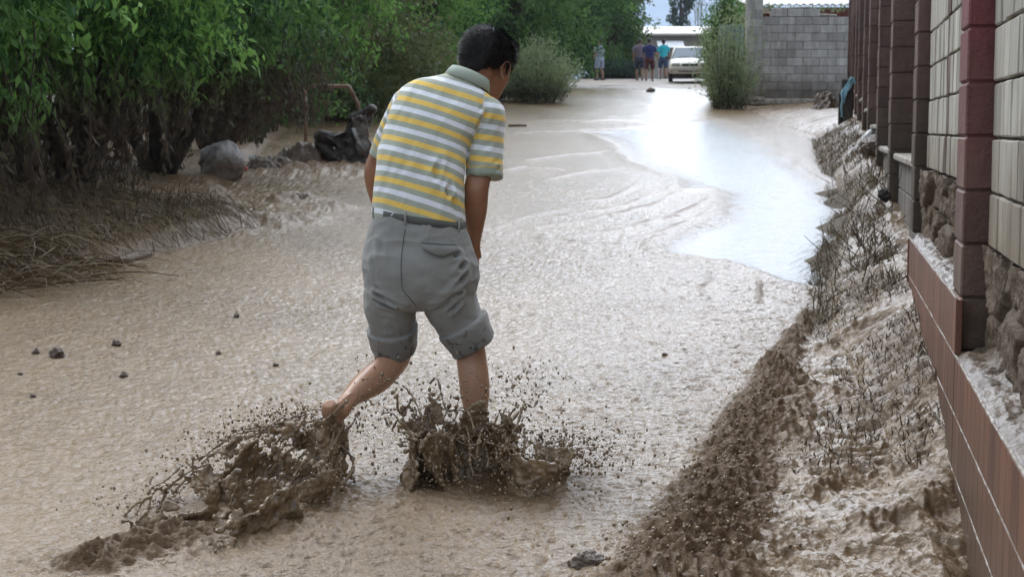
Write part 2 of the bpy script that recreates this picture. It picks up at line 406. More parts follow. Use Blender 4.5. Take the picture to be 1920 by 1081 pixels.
# bow wave: a ridge of churned mud running along the street
RID = [(.46, 4.15), (.54, 4.5), (.66, 4.85), (.80, 5.4), (1.03, 6.3), (1.20, 6.9), (1.40, 7.6), (1.66, 8.5)]
d, t_ = polydist(x + .05 * fbm2(x * 5, y * 5, 2, 13), y + .05 * fbm2(x * 4, y * 4, 2, 14), RID)
wd = 0.17 * (1 - t_) ** 0.8 + 0.035
e = np.exp(-(d / wd) ** 2.0)
sp = 1 - 2 * np.abs(fbm2(x * 17, y * 17, 3, 21)); sp2 = fbm2(x * 42, y * 42, 2, 25)
z += e * (0.062 * (1 - .6 * t_) + (0.052 * sp + 0.030 * sp2) * (1 - .6 * t_))
churn = np.maximum(churn, sstep(.22, .6, e + .12 * sp)); calm = calm * (1 - e)
# small lip in front of the ridge foot at the bottom of the picture
d, t_ = polydist(x, y, [(-1.24, 4.38), (-1.15, 4.48), (-1.04, 4.62)]); e = np.exp(-(d / .11) ** 2)
z += e * (.02 + .045 * sp + .02 * sp2); churn = np.maximum(churn, sstep(.1, .5, e))
# turbulent shallows between ridge and wall
ridx = np.interp(y, [p[1] for p in RID], [p[0] for p in RID]); sh = sstep(.05, .3, x - ridx) * (1 - sstep(8.4, 9.4, y))
sx = x * .97 - y * .25; sy = x * .25 + y * .97
str1 = 1 - 2 * np.abs(fbm2(sx * 7 + 1.5 * warp * 8, sy * 13, 3, 31)); str2 = fbm2(sx * 16, sy * 26, 3, 36)
wx_ = .35 * fbm2(x * 1.6, y * 1.6, 2, 101); wy_ = .35 * fbm2(x * 1.6 + 7, y * 1.6, 2, 102)
sw = 1 - 2 * np.abs(fbm2((sx + wx_) * 4.5, (sy + wy_) * 9.5, 3, 103)); sw2 = 1 - 2 * np.abs(fbm2((sx + wx_) * 12, (sy + wy_) * 26, 2, 104))
z += sh * (0.026 * sw + 0.009 * sw2 + 0.003 * str2 + 0.035 * fbm2(x * 2.4, y * 1.9, 2, 38)); calm = np.maximum(calm, .45 * sh)
for A, w_, h_ in (([(1500, 730), (1570, 745), (1640, 800), (1730, 815), (1790, 800)], .09, .045), ([(1540, 660), (1600, 655)], .05, .03), ([(1440, 700), (1500, 760), (1480, 830)], .08, .035),
                  ([(1620, 1000), (1700, 990), (1760, 960)], .05, .03), ([(1520, 940), (1600, 900), (1690, 905)], .04, .02)):
    d, t_ = polydist(x, y, G(*A)); e = np.exp(-(d / w_) ** 2); z += e * (h_ + .028 * sp + .010 * sp2) * 0.9; churn = np.maximum(churn, .65 * e * (sp * .4 + .6))
churn = np.maximum(churn, sh * np.clip(-.05 - .9 * sw, 0, .7))
# verge and banks are lumpy
z += verge * (0.035 * fbm2(x * 4, y * 4, 3, 51) + 0.009 * fbm2(x * 14, y * 14, 2, 55)); calm = np.maximum(calm, .4 * verge); churn = np.maximum(churn, verge * np.clip(.4 + .8 * fbm2(x * 4, y * 4, 3, 58), 0, .8))
rb = verge * sstep(20, 26, y)
z += lbank * (0.05 * fbm2(x * 3, y * 3, 4, 61)); churn = np.maximum(churn, .8 * lbank)
# left shallows: rough, with lumps by the boulder
lf = sstep(-.6, -1.6, x - (-.9)) * sstep(11, 13, y) * (1 - sstep(24, 30, y)); z += lf * (.035 * fbm2(x * 4, y * 3, 4, 66) + .018 * sp * (y < 20)); churn = np.maximum(churn, lf * np.clip(.3 + fbm2(x * 3, y * 1.6, 3, 68), 0, .7))
for (cx, cy, r_) in ((-.85, 16.3, .18), (-2.2, 15.0, .25), (-1.9, 13.2, .3), (-2.3, 12.9, .3), (-1.7, 14.2, .2), (-2.6, 18.3, .7), (-1.9, 18.6, .6)):
    e = np.exp(-(((x - cx) ** 2 + ((y - cy) * .6) ** 2) / r_ ** 2)); z += e * (.05 + .06 * fbm2(x * 9, y * 9, 3, 70)); churn = np.maximum(churn, .9 * e)
# holes pushed into the mud by the feet, and the smooth slick before the right one
FOOT = onground(905, 905); FOOTL = onground(560, 960)
for (cx, cy, r_, h_) in ((FOOT[0], FOOT[1], .15, -.035), (FOOT[0], FOOT[1] - .3, .22, -.012), (FOOTL[0], FOOTL[1], .3, -.01)):
    e = np.exp(-(((x - cx) ** 2 + ((y - cy) * .8) ** 2) / r_ ** 2)); z += h_ * e; calm = np.maximum(calm, .6 * e)
for k in range(4):
    rr = np.hypot(x - FOOT[0], (y - FOOT[1] + .1) * .8); z += .006 * np.exp(-((rr - .22 - .07 * k) / .02) ** 2) * (.6 + .6 * n2(x * 12, y * 12, 95 + k))
rr = np.hypot(x - FOOTL[0], y - FOOTL[1]); e = np.exp(-(rr / .5) ** 2); z += e * .016 * sp; churn = np.maximum(churn, .55 * e); 
rr = np.hypot(x - FOOT[0] - .1, y - FOOT[1] + .05); e = np.exp(-(rr / .38) ** 2); churn = np.maximum(churn, .6 * e)
nr, nc = X.shape; idx = np.arange(nr * nc).reshape(nr, nc)
me = mesh_np('mud_flow', np.stack([x, y, z], 1), q4(idx))
attr(me, 'wet', np.clip(wet, 0, 1)); attr(me, 'calm', np.clip(calm, 0, 1)); attr(me, 'churn', np.clip(churn, 0, 1))
tag(link('mud_flow', me, M_MUD), 'wet brown mudflow covering the street', None, None, 'structure')
MUDX, MUDY, MUDZ = X, Y, z.reshape(X.shape)
def MZ(px, py):
    """mud height at a place"""
    i = int(np.clip(np.searchsorted(ys, py), 1, len(ys) - 1)); u = (px - lo[i]) / (hi[i] - lo[i]) * (nc - 1)
    return float(MUDZ[i, int(np.clip(u, 0, nc - 1))])

# dry end of the road
ys2 = np.linspace(0, 1, 60); us2 = np.linspace(0, 1, 120)
U, V = np.meshgrid(us2, ys2); xa = -1.0 + 15 * U; ed = 53.5 + 2.0 * fbm2(xa * .8, xa * 0 + 3, 3, 6); yy = ed + (80 - ed) * V
zz = slope(yy) + 0.03 + .02 * fbm2(xa * .5, yy * .3, 2, 8); zz[0] -= .06
I = np.arange(U.size).reshape(U.shape)
tag(link('road', mesh_np('road', np.stack([xa.ravel(), yy.ravel(), zz.ravel()], 1), q4(I)), M_ROAD), 'dusty dry end of the road beyond the mud', None, None, 'structure')
# ------------------------------------------------------------------ walls and buildings
def stone_mat(name, c1, c2, dirt_z=None, vert=False, bump=0.004, rough=0.85, upper=None, sc=14, dirt=(0.13, 0.095, 0.065)):
    t = NT(name); o = t.coord(); g = t.coord((1, 1, .12)) if vert else o
    tint = t.at('tint'); nz = t.noise(g, sc, 6, .6); c = t.mix(t.rng(nz, .3, .7), c1, c2)
    c = t.mix(t.rng(tint, 0, 1, 0, .75), c, tuple(q * .5 for q in c1))
    geo = t.n('ShaderNodeNewGeometry'); sep = t.n('ShaderNodeSeparateXYZ'); t.l(geo.outputs['Position'], sep.inputs[0])
    if upper:
        c = t.mix(t.rng(t.math('ADD', sep.outputs[2], t.math('MULTIPLY', t.noise(o, 5, 5), .5)), upper[0], upper[1]), c, t.mix(t.rng(nz, .3, .7), upper[2], tuple(q * .8 for q in upper[2])))
    if dirt_z is not None:
        f = t.rng(t.math('ADD', sep.outputs[2], t.math('MULTIPLY', t.noise(o, 4, 6, .65), -.45)), dirt_z - .55, dirt_z - .1, .85, 0.0)
        c = t.mix(f, c, dirt)
    c = t.mix(1.0, c, t.mix(t.rng(t.noise(t.coord((1.6, 1.6, .35)), 3.2, 6, .65), .3, .7), (1.12, 1.1, 1.06), (.58, .55, .50)), 'MULTIPLY')
    t.col(c); t.rough(rough); t.nor(t.bump(t.noise(o, sc * 5, 5, .7), bump, .8, t.bump(nz, bump * 2.2))); return t.m
M_WHITE = stone_mat('white_split_stone', (.58, .57, .52), (.43, .42, .38), 1.45, True, .005, upper=None, dirt=(.25, .20, .14))
M_RED = stone_mat('worn_red_paint', (.18, .115, .09), (.22, .15, .115), .95, False, .007, .6, (1.3, 2.15, (.215, .055, .06)))
M_PILL = stone_mat('maroon_concrete_block', (.22, .145, .13), (.15, .105, .095), 1.7, False, .007, .9, None, 20, (.085, .07, .05))
M_RUB = stone_mat('rough_rubble', (.27, .205, .155), (.17, .13, .095), 1.5, False, .016, .8, None, 10, (.15, .11, .075))
M_MORT = simple('mortar', (.16, .145, .12), (.09, .08, .065), 14, .95, .004)
M_TILE = stone_mat('brown_panel', (.25, .112, .068), (.18, .085, .055), .62, True, .0015, .5, None, 30, (.12, .085, .06))
M_GROUT = simple('white_grout', (.5, .48, .44), (.2, .15, .11), 30, .8, .002)
M_GREYB = stone_mat('grey_concrete_block', (.52, .525, .53), (.40, .405, .41), 2.75, False, .005, .95, None, 8, (.16, .14, .12))
M_COPE = simple('pale_coping', (.42, .40, .36), (.2, .17, .13), 12, .8, .008)
M_MUDCAKE = simple('caked_mud', (.20, .155, .115), (.11, .08, .055), 7, .35, .03, 18)
M_BLUEMET = simple('blue_grey_paint', (.12, .20, .24), (.16, .22, .25), 4, .5)
M_PLASTER = simple('plaster', (.42, .40, .37), (.33, .31, .28), 3, .9)
M_ROOFM = simple('cream_metal_roof', (.55, .53, .47), (.45, .43, .38), 1, .5)
M_REDW = simple('red_painted_sheet', (.23, .05, .04), (.18, .045, .035), 3, .6)
WA = -math.atan(0.205); WD = np.array((math.sin(-WA), math.cos(-WA))); WN = np.array((-WD[1], WD[0]))   # along the wall, towards the street
def wl(D, o, z): return np.array((o + .205 * D, D, z))
class TB(MB):
    def __init__(s): super().__init__(); s.t = []
    def tb(s, c, size, rz=0, bev=0.0, tint=None, jit=0, **k):
        n0 = s.n; s.box(c, size, rz, bev, **k)
        if jit: s.v[-1] = s.v[-1] + rng.uniform(-jit, jit, s.v[-1].shape)
        s.t.append(np.full(s.n - n0, random.random() if tint is None else tint)); return s
    def build(s, name, m, parent=None, smooth=False):
        me = s.mesh(name, smooth); attr(me, 'tint', np.concatenate(s.t)); return link(name, me, m, parent)
wall = empty('boundary_wall', wl(5.13, .7, .3), 'long stone and block boundary wall with maroon pillars along the right of the street', 'wall')
def P(o_):   # keep world position under the wall's empty
    o_.location = -Vector(wall.location); return o_
CZ = lambda k: .76 + .183 * k
def pillar(D, o, z0, nb, m, w=.4, dth=.38, name='pillar', label=None, foot=None, h=.183, bev=.006):
    b = TB(); c = wl(D + dth / 2, o + w / 2, 0)
    for k in range(nb):
        ww = w + (foot if foot and k == 0 else 0)
        cc = c + (0, 0, z0 + (k + .5) * h)
        if foot and k == 0: cc = cc - np.array((.012, .012, 0))
        if k % 2 == 0 or m is M_RED: b.tb(cc, (ww, dth, h - .008), WA, bev)
        else:
            u = np.array((math.cos(WA), math.sin(WA), 0))
            for s in (-1, 1): b.tb(cc + u * s * (ww / 4), (ww / 2 - .006, dth, h - .008), WA, bev * .7)
    b.tb(c + (0, 0, z0 + nb * h / 2), (w - .02, dth - .02, nb * h - .004), WA, 0, .9)
    p = P(b.build(name, m, wall))
    if label: p['label'] = label
    return p
pillar(5.13, .478, .765, 12, M_RED, .4, .3, label='red painted pillar, worn to brown lower down')
pillar(8.35, .497, .95, 11, M_PILL, .4, .3)
Z3 = {11.4: .95, 14.6: 1.12, 17.6: 1.33, 20.6: 1.53, 23.6: 1.66, 26.6: 1.8, 29.6: 1.94, 32.6: 2.07, 35.6: 2.2}
for i, (D, z) in enumerate(Z3.items()):
    pillar(D, .50 if i % 2 else .49, z - .15, 13, M_PILL, .42, .38, h=.19)
# masonry between and beside the first pillars: mortar backing, split white blocks, dark rubble below
def backing(D0, D1, o, z0, z1, th=.25, name='wall_core', m=None):
    b = MB(); a = wl((D0 + D1) / 2, o + th / 2, (z0 + z1) / 2); L = math.hypot(D1 - D0, .205 * (D1 - D0))
    b.box(a, (th, L, z1 - z0), WA); return P(b.build(name, m or M_MORT, wall))
backing(2.6, 5.125, .585, .3, 2.95); backing(5.435, 8.345, .585, .3, 2.95)
def cladding(D0, D1, k0, k1, strips=()):
    b = TB(); r = TB()
    for k in range(k0, k1):
        D = D0
        while D < D1 - .02:
            L = min(random.choice((.09, .13, .17, .22)), D1 - D)
            if D1 - D - L < .05: L = D1 - D
            isr = any(abs(D + L / 2 - s_) < w_ for s_, w_ in strips)
            th = random.uniform(.035, .05)
            tgt = r if isr else b
            tgt.tb(wl(D + L / 2, .562 + .02, CZ(k) + .0915 + random.uniform(-.001, .001)) - np.array((WN[0], WN[1], 0)) * 0 , (th, L * 1.02 - .006, .183 - .009), WA, .005, jit=.0012 if not isr else .006)
            D += L
    P(b.build('split_stone_cladding', M_WHITE, wall))
    if r.n: P(r.build('maroon_stone_course', M_PILL, wall))
cladding(2.6, 5.12, 2, 12); cladding(5.44, 8.34, 2, 12, ((6.05, .12), (7.1, .09), (5.55, .06)))
def rubble(D0, D1, zlo, zhi, size, bulge):
    """rough stonework as one uneven face: cells of a jittered grid bulge out, joints sink"""
    n, m = int((D1 - D0) / .012), int((zhi - zlo) / .008); T, W = np.meshgrid(np.linspace(D0, D1, n), np.linspace(zlo, zhi, m), indexing='ij'); u = T / (size * 1.35); w_ = W / size
    u = u + .35 * fbm2(T * 4, W * 4, 2, 3); w_ = w_ + .35 * fbm2(T * 4 + 9, W * 4, 2, 4); d1 = np.full(T.shape, 9.0); d2 = d1.copy(); cid = np.zeros(T.shape)
    for a in (-1, 0, 1):
        for c in (-1, 0, 1):
            iu, iw = np.floor(u) + a, np.floor(w_) + c; jx = _h(iu, iw, iu * 0, 5); jy = _h(iu, iw, iu * 0, 6); d = np.hypot(iu + jx - u, iw + jy - w_); m1 = d < d1; d2 = np.where(m1, d1, np.minimum(d2, d)); cid = np.where(m1, _h(iu, iw, iu * 0, 7), cid); d1 = np.where(m1, d, d1)
    e = sstep(0, .22, d2 - d1); out = e * (.028 + bulge * cid) + .014 * fbm2(T * 18, W * 18, 4, 8) + .009 * fbm2(T * 60, W * 60, 3, 9) - .01
    p_ = wl(0, .572, 0)[None, None] + np.stack([.205 * T - out, T, W], 2); p_[..., 1] = T
    I = np.arange(n * m).reshape(n, m); me = mesh_np('rubble_stones', p_.reshape(-1, 3), q4(I)); attr(me, 'tint', (cid * .8 + .2 * (1 - e)).ravel()); P(link('rubble_stones', me, M_RUB, wall))
rubble(2.6, 5.12, .74, 1.135, .34, .012); rubble(5.44, 8.34, .93, 1.14, .22, .03)
rubble(5.6, 8.2, 1.12, 1.31, .26, .05)
# brown panelled plinth in two steps, with ledges of caked mud
def plinth(D0, D1, ztop, zb=-.1):
    b = TB(); D = D0; nrow = 4; zz = [ztop - .193 * k for k in range(7) if ztop - .193 * k > zb]
    for k in range(len(zz) - 1):
        D = D0
        while D < D1 - .01:
            L = min(.125, D1 - D); b.tb(wl(D + L / 2, .455 + .012, (zz[k] + zz[k + 1]) / 2), (.022, L * 1.02 - .0025, .193 - .006), WA, .0015); D += L
    P(b.build('plinth_panel', M_TILE, wall)); g_ = MB()
    for zc in zz[:-1]:
        n = 60; t = np.linspace(D0, D1, n); q = np.stack([.455 + .205 * t + .004 + .0025 * n2(t * 9, t * 0, 5), t, np.full(n, zc - .002 * 0) + .003 * n2(t * 14, t * 0 + zc * 9, 6)], 1)
        g_.tube(q, .0042 + .002 * n2(t * 22, t * 0 + 2, 7), 5)
    P(g_.build('grout_line', M_GROUT, wall))
    backing(D0 + .12, D1 - .005, .482, -.1, ztop - .012, .12, 'plinth_core')
plinth(5.115, 7.98, .95); plinth(2.5, 5.10, .757)
b = MB(); b.box(wl(7.995, .52, .72), (.14, .022, .46), WA, .003); P(b.build('end_panel', M_TILE, wall))
def ledge(D0, D1, z):
    n = 260; m = 16; t = np.linspace(D0, D1, n); w = np.linspace(0, 1, m); T, W = np.meshgrid(t, w, indexing='ij')
    ox = .462 + .13 * W; x_ = ox + .205 * T; zz_ = z - .006 + .022 * sstep(0, .25, W) + .022 * fbm2(x_ * 22, T * 16, 4, 15) * sstep(0, .2, W) + .03 * sstep(.6, 1, W)
    I = np.arange(n * m).reshape(n, m)
    P(link('mud_ledge', mesh_np('mud_ledge', np.stack([x_.ravel(), T.ravel(), zz_.ravel()], 1), q4(I)), M_MUDCAKE, wall))
ledge(5.44, 7.98, .95); ledge(2.5, 5.12, .76)
# low walls with copings between the farther pillars, infill panels set back above them
prev = 8.66; caps = [1.34, 1.36, 1.57, 1.79, 1.98, 2.12, 2.25, 2.38, 2.5]
for (D, z), zc in zip(Z3.items(), caps):
    b = TB(); L = (D - .01 - prev)
    for k in range(3):
        for j in range(max(1, int(L / .4))):
            l_ = L / max(1, int(L / .4)); b.tb(wl(prev + (j + .5) * l_, .56 + .1, zc - .05 - .2 * (k + .5)), (.2, l_ * 1.02 - .008, .192), WA, .006)
    P(b.build('low_block_wall', M_GREYB, wall))
    b = MB(); b.box(wl(prev + L / 2, .53 + .13, zc - .02), (.29, L * 1.015, .05), WA, .012); P(b.build('coping', M_COPE, wall))
    b = TB(); zt = z + 1.9
    nn = int((zt - zc) / .19)
    for k in range(nn):
        for j in range(7): b.tb(wl(prev + (j + .5) * L / 7, .80, zc + .01 + .19 * (k + .5)), (.16, L / 7 * 1.02 - .008, .183), WA, .005)
    P(b.build('infill_panel', M_PILL, wall)); prev = D + .39
b = MB(); b.tube([wl(8.78, .535, .95), wl(8.78, .535, 3.1)], .022, 8); p_ = P(b.build('steel_post', M_BLUEMET, wall, True)); 

# grey block wall across the end, with a pilaster and a broken top
DG = 38.0; gw = empty('block_wall', (7.1, DG, 2.2), 'grey concrete block wall with a broken top edge facing down the street', 'wall')
b = TB(); bw = .405; x0 = 6.17
tops = [.2, .45, .38, .5, .62, .8, .74, .55, .4]
for k in range(-1, 12):
    off = 0 if k % 2 else -bw / 2
    for j in range(-1, 7):
        xa = max(x0 + off + j * bw, x0); xb = min(x0 + off + (j + 1) * bw, 8.56)
        if xb - xa < .05: continue
        zt = 2.28 + .2 * (k + 1); u = (xa + xb) / 2 - x0
        if k == 10 and (u > 1.45 or u < .12): continue
        if k == 11 : continue
        b.tb(((xa + xb) / 2 - 7.1, random.uniform(-.004, .004), 2.28 + .2 * (k + .5) - 2.2), (xb - xa - .012, .19, .188), 0, .006, random.random() ** 1.4)
b.tb((7.36 - 7.1, .01, 3.22 - 2.2), (2.38, .165, 1.99), 0, 0, .35)
b.build('blockwork', M_GREYB, gw)
b = TB()
for k in range(15):
    for j in (0, 1): b.tb((5.87 + .2 * j - 7.1, -.03, 2.22 + .2 * (k + .5) - 2.2), (.192, .3, .19), 0, .006, random.random() ** 1.2)
b.tb((5.97 - 7.1, -.03, 2.22 + 1.5 - 2.2), (.38, .28, 2.98), 0, 0, .5); b.build('pilaster', M_GREYB, gw)
b = MB(); b.box((7.0 - 7.1, -.06, 2.2 - 2.2), (2.9, .5, .16), 0, .03); b.box((5.97 - 7.1, -.1, .07), (.5, .5, .1), 0, .02); b.build('footing', M_COPE, gw)
b = MB()
for q in ((.3, .5), (1.15, .9), (.8, .4)):
    n = 7
b.box((7.6 - 7.1, 0, 4.33 - 2.2), (.8, .18, .06), 0, .02, ry=.05); b.box((6.85 - 7.1, 0, 4.49 - 2.2), (1.0, .17, .04), 0, .015, ry=-.04); b.build('mortar_cap', M_COPE, gw)
gw.location.z = 2.2

def corrugated(b, x0, x1, z0, z1, y, amp=.02, pitch=.12, dy=0.0):
    n = int((x1 - x0) / pitch * 6); xs = np.linspace(x0, x1, n); yy = amp * np.sin(xs * 2 * math.pi / pitch)
    v = [(a, y + c, z0) for a, c in zip(xs, yy)] + [(a, y + c + dy, z1) for a, c in zip(xs, yy)]
    v += [(a, y + c + .01, z0) for a, c in zip(xs, yy)] + [(a, y + c + dy + .01, z1) for a, c in zip(xs, yy)]
    f = [(i, i + 1, n + i + 1, n + i) for i in range(n - 1)] + [(2 * n + i + 1, 2 * n + i, 3 * n + i, 3 * n + i + 1) for i in range(n - 1)]
    f += [(n + i, n + i + 1, 3 * n + i + 1, 3 * n + i) for i in range(n - 1)]
    return b.add(v, f)
gate = empty('metal_gate', (5.62, 39.5, 2.2), 'blue grey sheet metal gate beside the block wall pilaster', 'gate')
b = MB(); corrugated(b, -.28, .3, .05, 1.95, 0, .015, .15); b.build('sheet_panel', M_BLUEMET, gate)
b = MB()
for x_ in (-.28, .3): b.box((x_, .02, 1.0), (.06, .06, 2.0), 0, .005)
b.box((.01, .02, 1.97), (.62, .05, .05), 0, .005); b.box((.01, .03, .1), (.62, .05, .05), 0, .005); b.build('gate_frame', M_BLUEMET, gate)
shed = empty('shed', (9.2, 47, 2.6), 'red sheet shed with a pale corrugated roof behind the block wall', 'shed')
b = MB(); corrugated(b, -1.7, 2.6, 0, 2.62, 0, .02, .2); b.box((.45, 2, 1.3), (4.26, 3.8, 2.6)); b.build('wall', M_REDW, shed)
b = MB(); n = 90; xs = np.linspace(-2.1, 2.9, n); zw = .03 * np.sin(xs * 2 * math.pi / .22)
v = [(a, -.45, 2.68 + w) for a, w in zip(xs, zw)] + [(a, 4.2, 3.3 + w) for a, w in zip(xs, zw)] + [(a, -.45, 2.655 + w) for a, w in zip(xs, zw)] + [(a, 4.2, 3.275 + w) for a, w in zip(xs, zw)]
f = [(i, i + 1, n + i + 1, n + i) for i in range(n - 1)] + [(2 * n + i + 1, 2 * n + i, 3 * n + i, 3 * n + i + 1) for i in range(n - 1)] + [(2 * n + i, 2 * n + i + 1, i + 1, i) for i in range(n - 1)]
b.add(v, f).build('corrugated_roof', M_ROOFM, shed)
b = MB(); b.box((-.95, -.3, 2.5), (1.7, .04, .16), 0, .005); b.build('fascia', simple('pink_cream_board', (.55, .42, .36), (.48, .37, .32), 3, .7), shed)

house = empty('house', (15.5, 112, 4.0), 'long pale house with a cream roof at the far end of the street', 'house')
b = MB(); b.box((0, 4, 2.2), (13, 8, 4.6)); b.build('wall', M_PLASTER, house)
b = MB(); v = [(-6.9, -.9, 4.42), (6.9, -.9, 4.42), (6.9, 4, 5.25), (-6.9, 4, 5.25), (6.9, 8.9, 4.42), (-6.9, 8.9, 4.42)]; v += [(a, c, d - .14) for a, c, d in v]
b.add(v, [(0, 1, 2, 3), (3, 2, 4, 5), (7, 6, 9, 8), (8, 9, 11, 10), (0, 6, 7, 1), (5, 4, 10, 11), (1, 7, 8, 2), (2, 8, 10, 4), (6, 0, 3, 9), (9, 3, 5, 11)]).build('roof', M_ROOFM, house)
b = MB(); b.box((-4.1, -1.7, 3.55), (1.9, 1.6, .06), rx=math.radians(22)); b.tube([(-5, -2.3, .2), (-5, -2.3, 3.2)], .04); b.tube([(-3.2, -2.3, .2), (-3.2, -2.3, 3.2)], .04)
b.build('porch_awning', simple('white_sheet', (.62, .66, .7), (.5, .53, .56), 2, .5), house)
M_GLD = simple('dark_glass', (.03, .04, .05), (.02, .03, .035), 2, .12)
M_WTRIM = simple('white_trim', (.6, .6, .58), (.5, .5, .48), 5, .6)
for x_ in (-3.9, -.6, 2.6):
    w_ = MB(); w_.box((x_, -.03, 2.6), (1.3, .08, 1.2), 0, .01); fr = w_.build('window', M_WTRIM, house)
    w_ = MB(); w_.box((x_ - .3, -.075, 2.6), (.52, .02, 1.02)); w_.box((x_ + .3, -.075, 2.6), (.52, .02, 1.02)); w_.build('pane', M_GLD, fr)
wl2 = MB()
for k in range(4): wl2.box((-3.6 + 1.8 * k + .9, 0, .95), (1.78, .14, 1.9), 0, .02)
for k in range(5): wl2.box((-3.6 + 1.8 * k, -.03, 1.0), (.2, .22, 2.05), 0, .02)
o_ = wl2.build('concrete_fence', simple('brown_grey_concrete', (.25, .215, .19), (.2, .17, .15), 2, .9)); o_.location = (11.6, 80, 3.86); tag(o_, 'low brown grey concrete panel fence behind the walking people', 'fence')

def pylon(loc, hgt, w0, w1, label):
    b = MB(); n = 11
    def cor(t): w = w0 + (w1 - w0) * t; return [np.array((sx * w / 2, sy * w / 2, hgt * t)) for sx, sy in ((-1, -1), (1, -1), (1, 1), (-1, 1))]
    lv = [cor(1 - (1 - k / n) ** 1.0) for k in range(n + 1)]
    for j in range(4): b.tube([c[j] for c in lv], .10, 4)
    for k in range(n):
        for j in range(4):
            q = (j + 1) % 4; b.tube([lv[k][j], lv[k + 1][q]], .05, 3); b.tube([lv[k][q], lv[k + 1][j]], .05, 3); b.tube([lv[k + 1][j], lv[k + 1][q]], .05, 3)
    for zz_ in (.72, .84, .95):
        wz = 9 * (1.2 - zz_ * .4); b.tube([(-wz / 2, 0, hgt * zz_), (0, 0, hgt * zz_ + .8), (wz / 2, 0, hgt * zz_)], .12, 4); b.tube([(-wz / 2, 0, hgt * zz_), (wz / 2, 0, hgt * zz_)], .1, 4)
    o = b.build('lattice_pylon', M_STEEL); o.location = loc; tag(o, label, 'pylon', 'power line pylons beyond the houses'); return o
M_STEEL = simple('galvanised_steel', (.2, .21, .22), (.15, .16, .17), 2, .5, metal=.3)
pylon((43, 380, 4), 62, 7.5, 1.2, 'slim lattice pylon just right of the tall dark poplar')
pylon((39, 300, 4), 60, 6.5, 1.5, 'larger lattice pylon above the right end of the far house roof')
# ------------------------------------------------------------------ plants
def leaf_mat(name, a, b, mudc=(.085, .062, .042), trans=.42):
    t = NT(name); ti = t.at('tint'); mu = t.at('mud')
    c = t.mix(ti, a, b); c = t.mix(mu, c, mudc); t.col(c); t.rough(.6); t.b.inputs['Specular IOR Level'].default_value = .25
    tr = t.n('ShaderNodeBsdfTranslucent'); t.l(t.mix(.5, c, (c and (.10, .16, .02))) if False else c, tr.inputs['Color'])
    mx = t.n('ShaderNodeMixShader'); mx.inputs[0].default_value = trans
    t.l(t.b.outputs[0], mx.inputs[1]); t.l(tr.outputs[0], mx.inputs[2]); t.l(mx.outputs[0], t.out.inputs['Surface']); return t.m
M_LEAF = leaf_mat('green_leaves', (.035, .095, .026), (.20, .37, .085))
M_LEAF2 = leaf_mat('deep_green_leaves', (.024, .062, .024), (.12, .225, .06))
M_LEAF3 = leaf_mat('grey_green_leaves', (.19, .25, .13), (.29, .35, .19))
M_LEAF4 = leaf_mat('olive_leaves', (.08, .105, .04), (.15, .17, .07))
M_LEAFB = leaf_mat('blue_green_leaves', (.03, .06, .045), (.05, .09, .06))
M_BARK = simple('dark_bark', (.07, .052, .038), (.035, .027, .02), 9, .9, .02)
M_STRAW = leaf_mat('straw', (.085, .062, .033), (.24, .18, .085), (.10, .066, .038), trans=.1)
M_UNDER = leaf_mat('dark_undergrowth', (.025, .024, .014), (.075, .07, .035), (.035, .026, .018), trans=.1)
M_MUDST = leaf_mat('muddy_stems', (.075, .055, .036), (.15, .115, .075), trans=.05)
def leaves(c, d, L, W, r=rng):
    """diamond leaves: centres c, directions d, lengths L, widths W"""
    n = len(c); d = d / (np.linalg.norm(d, axis=1)[:, None] + 1e-9); q = r.normal(size=(n, 3)); s = np.cross(d, q); s /= np.linalg.norm(s, axis=1)[:, None] + 1e-9
    nn = np.cross(d, s); L = L[:, None]; W = W[:, None]
    v = np.stack([c - d * L / 2, c + s * W / 2 + nn * W * .15 - d * L * .05, c + d * L / 2, c - s * W / 2 + nn * W * .15 - d * L * .05], 1).reshape(-1, 3)
    return v, np.arange(4 * n).reshape(n, 4)
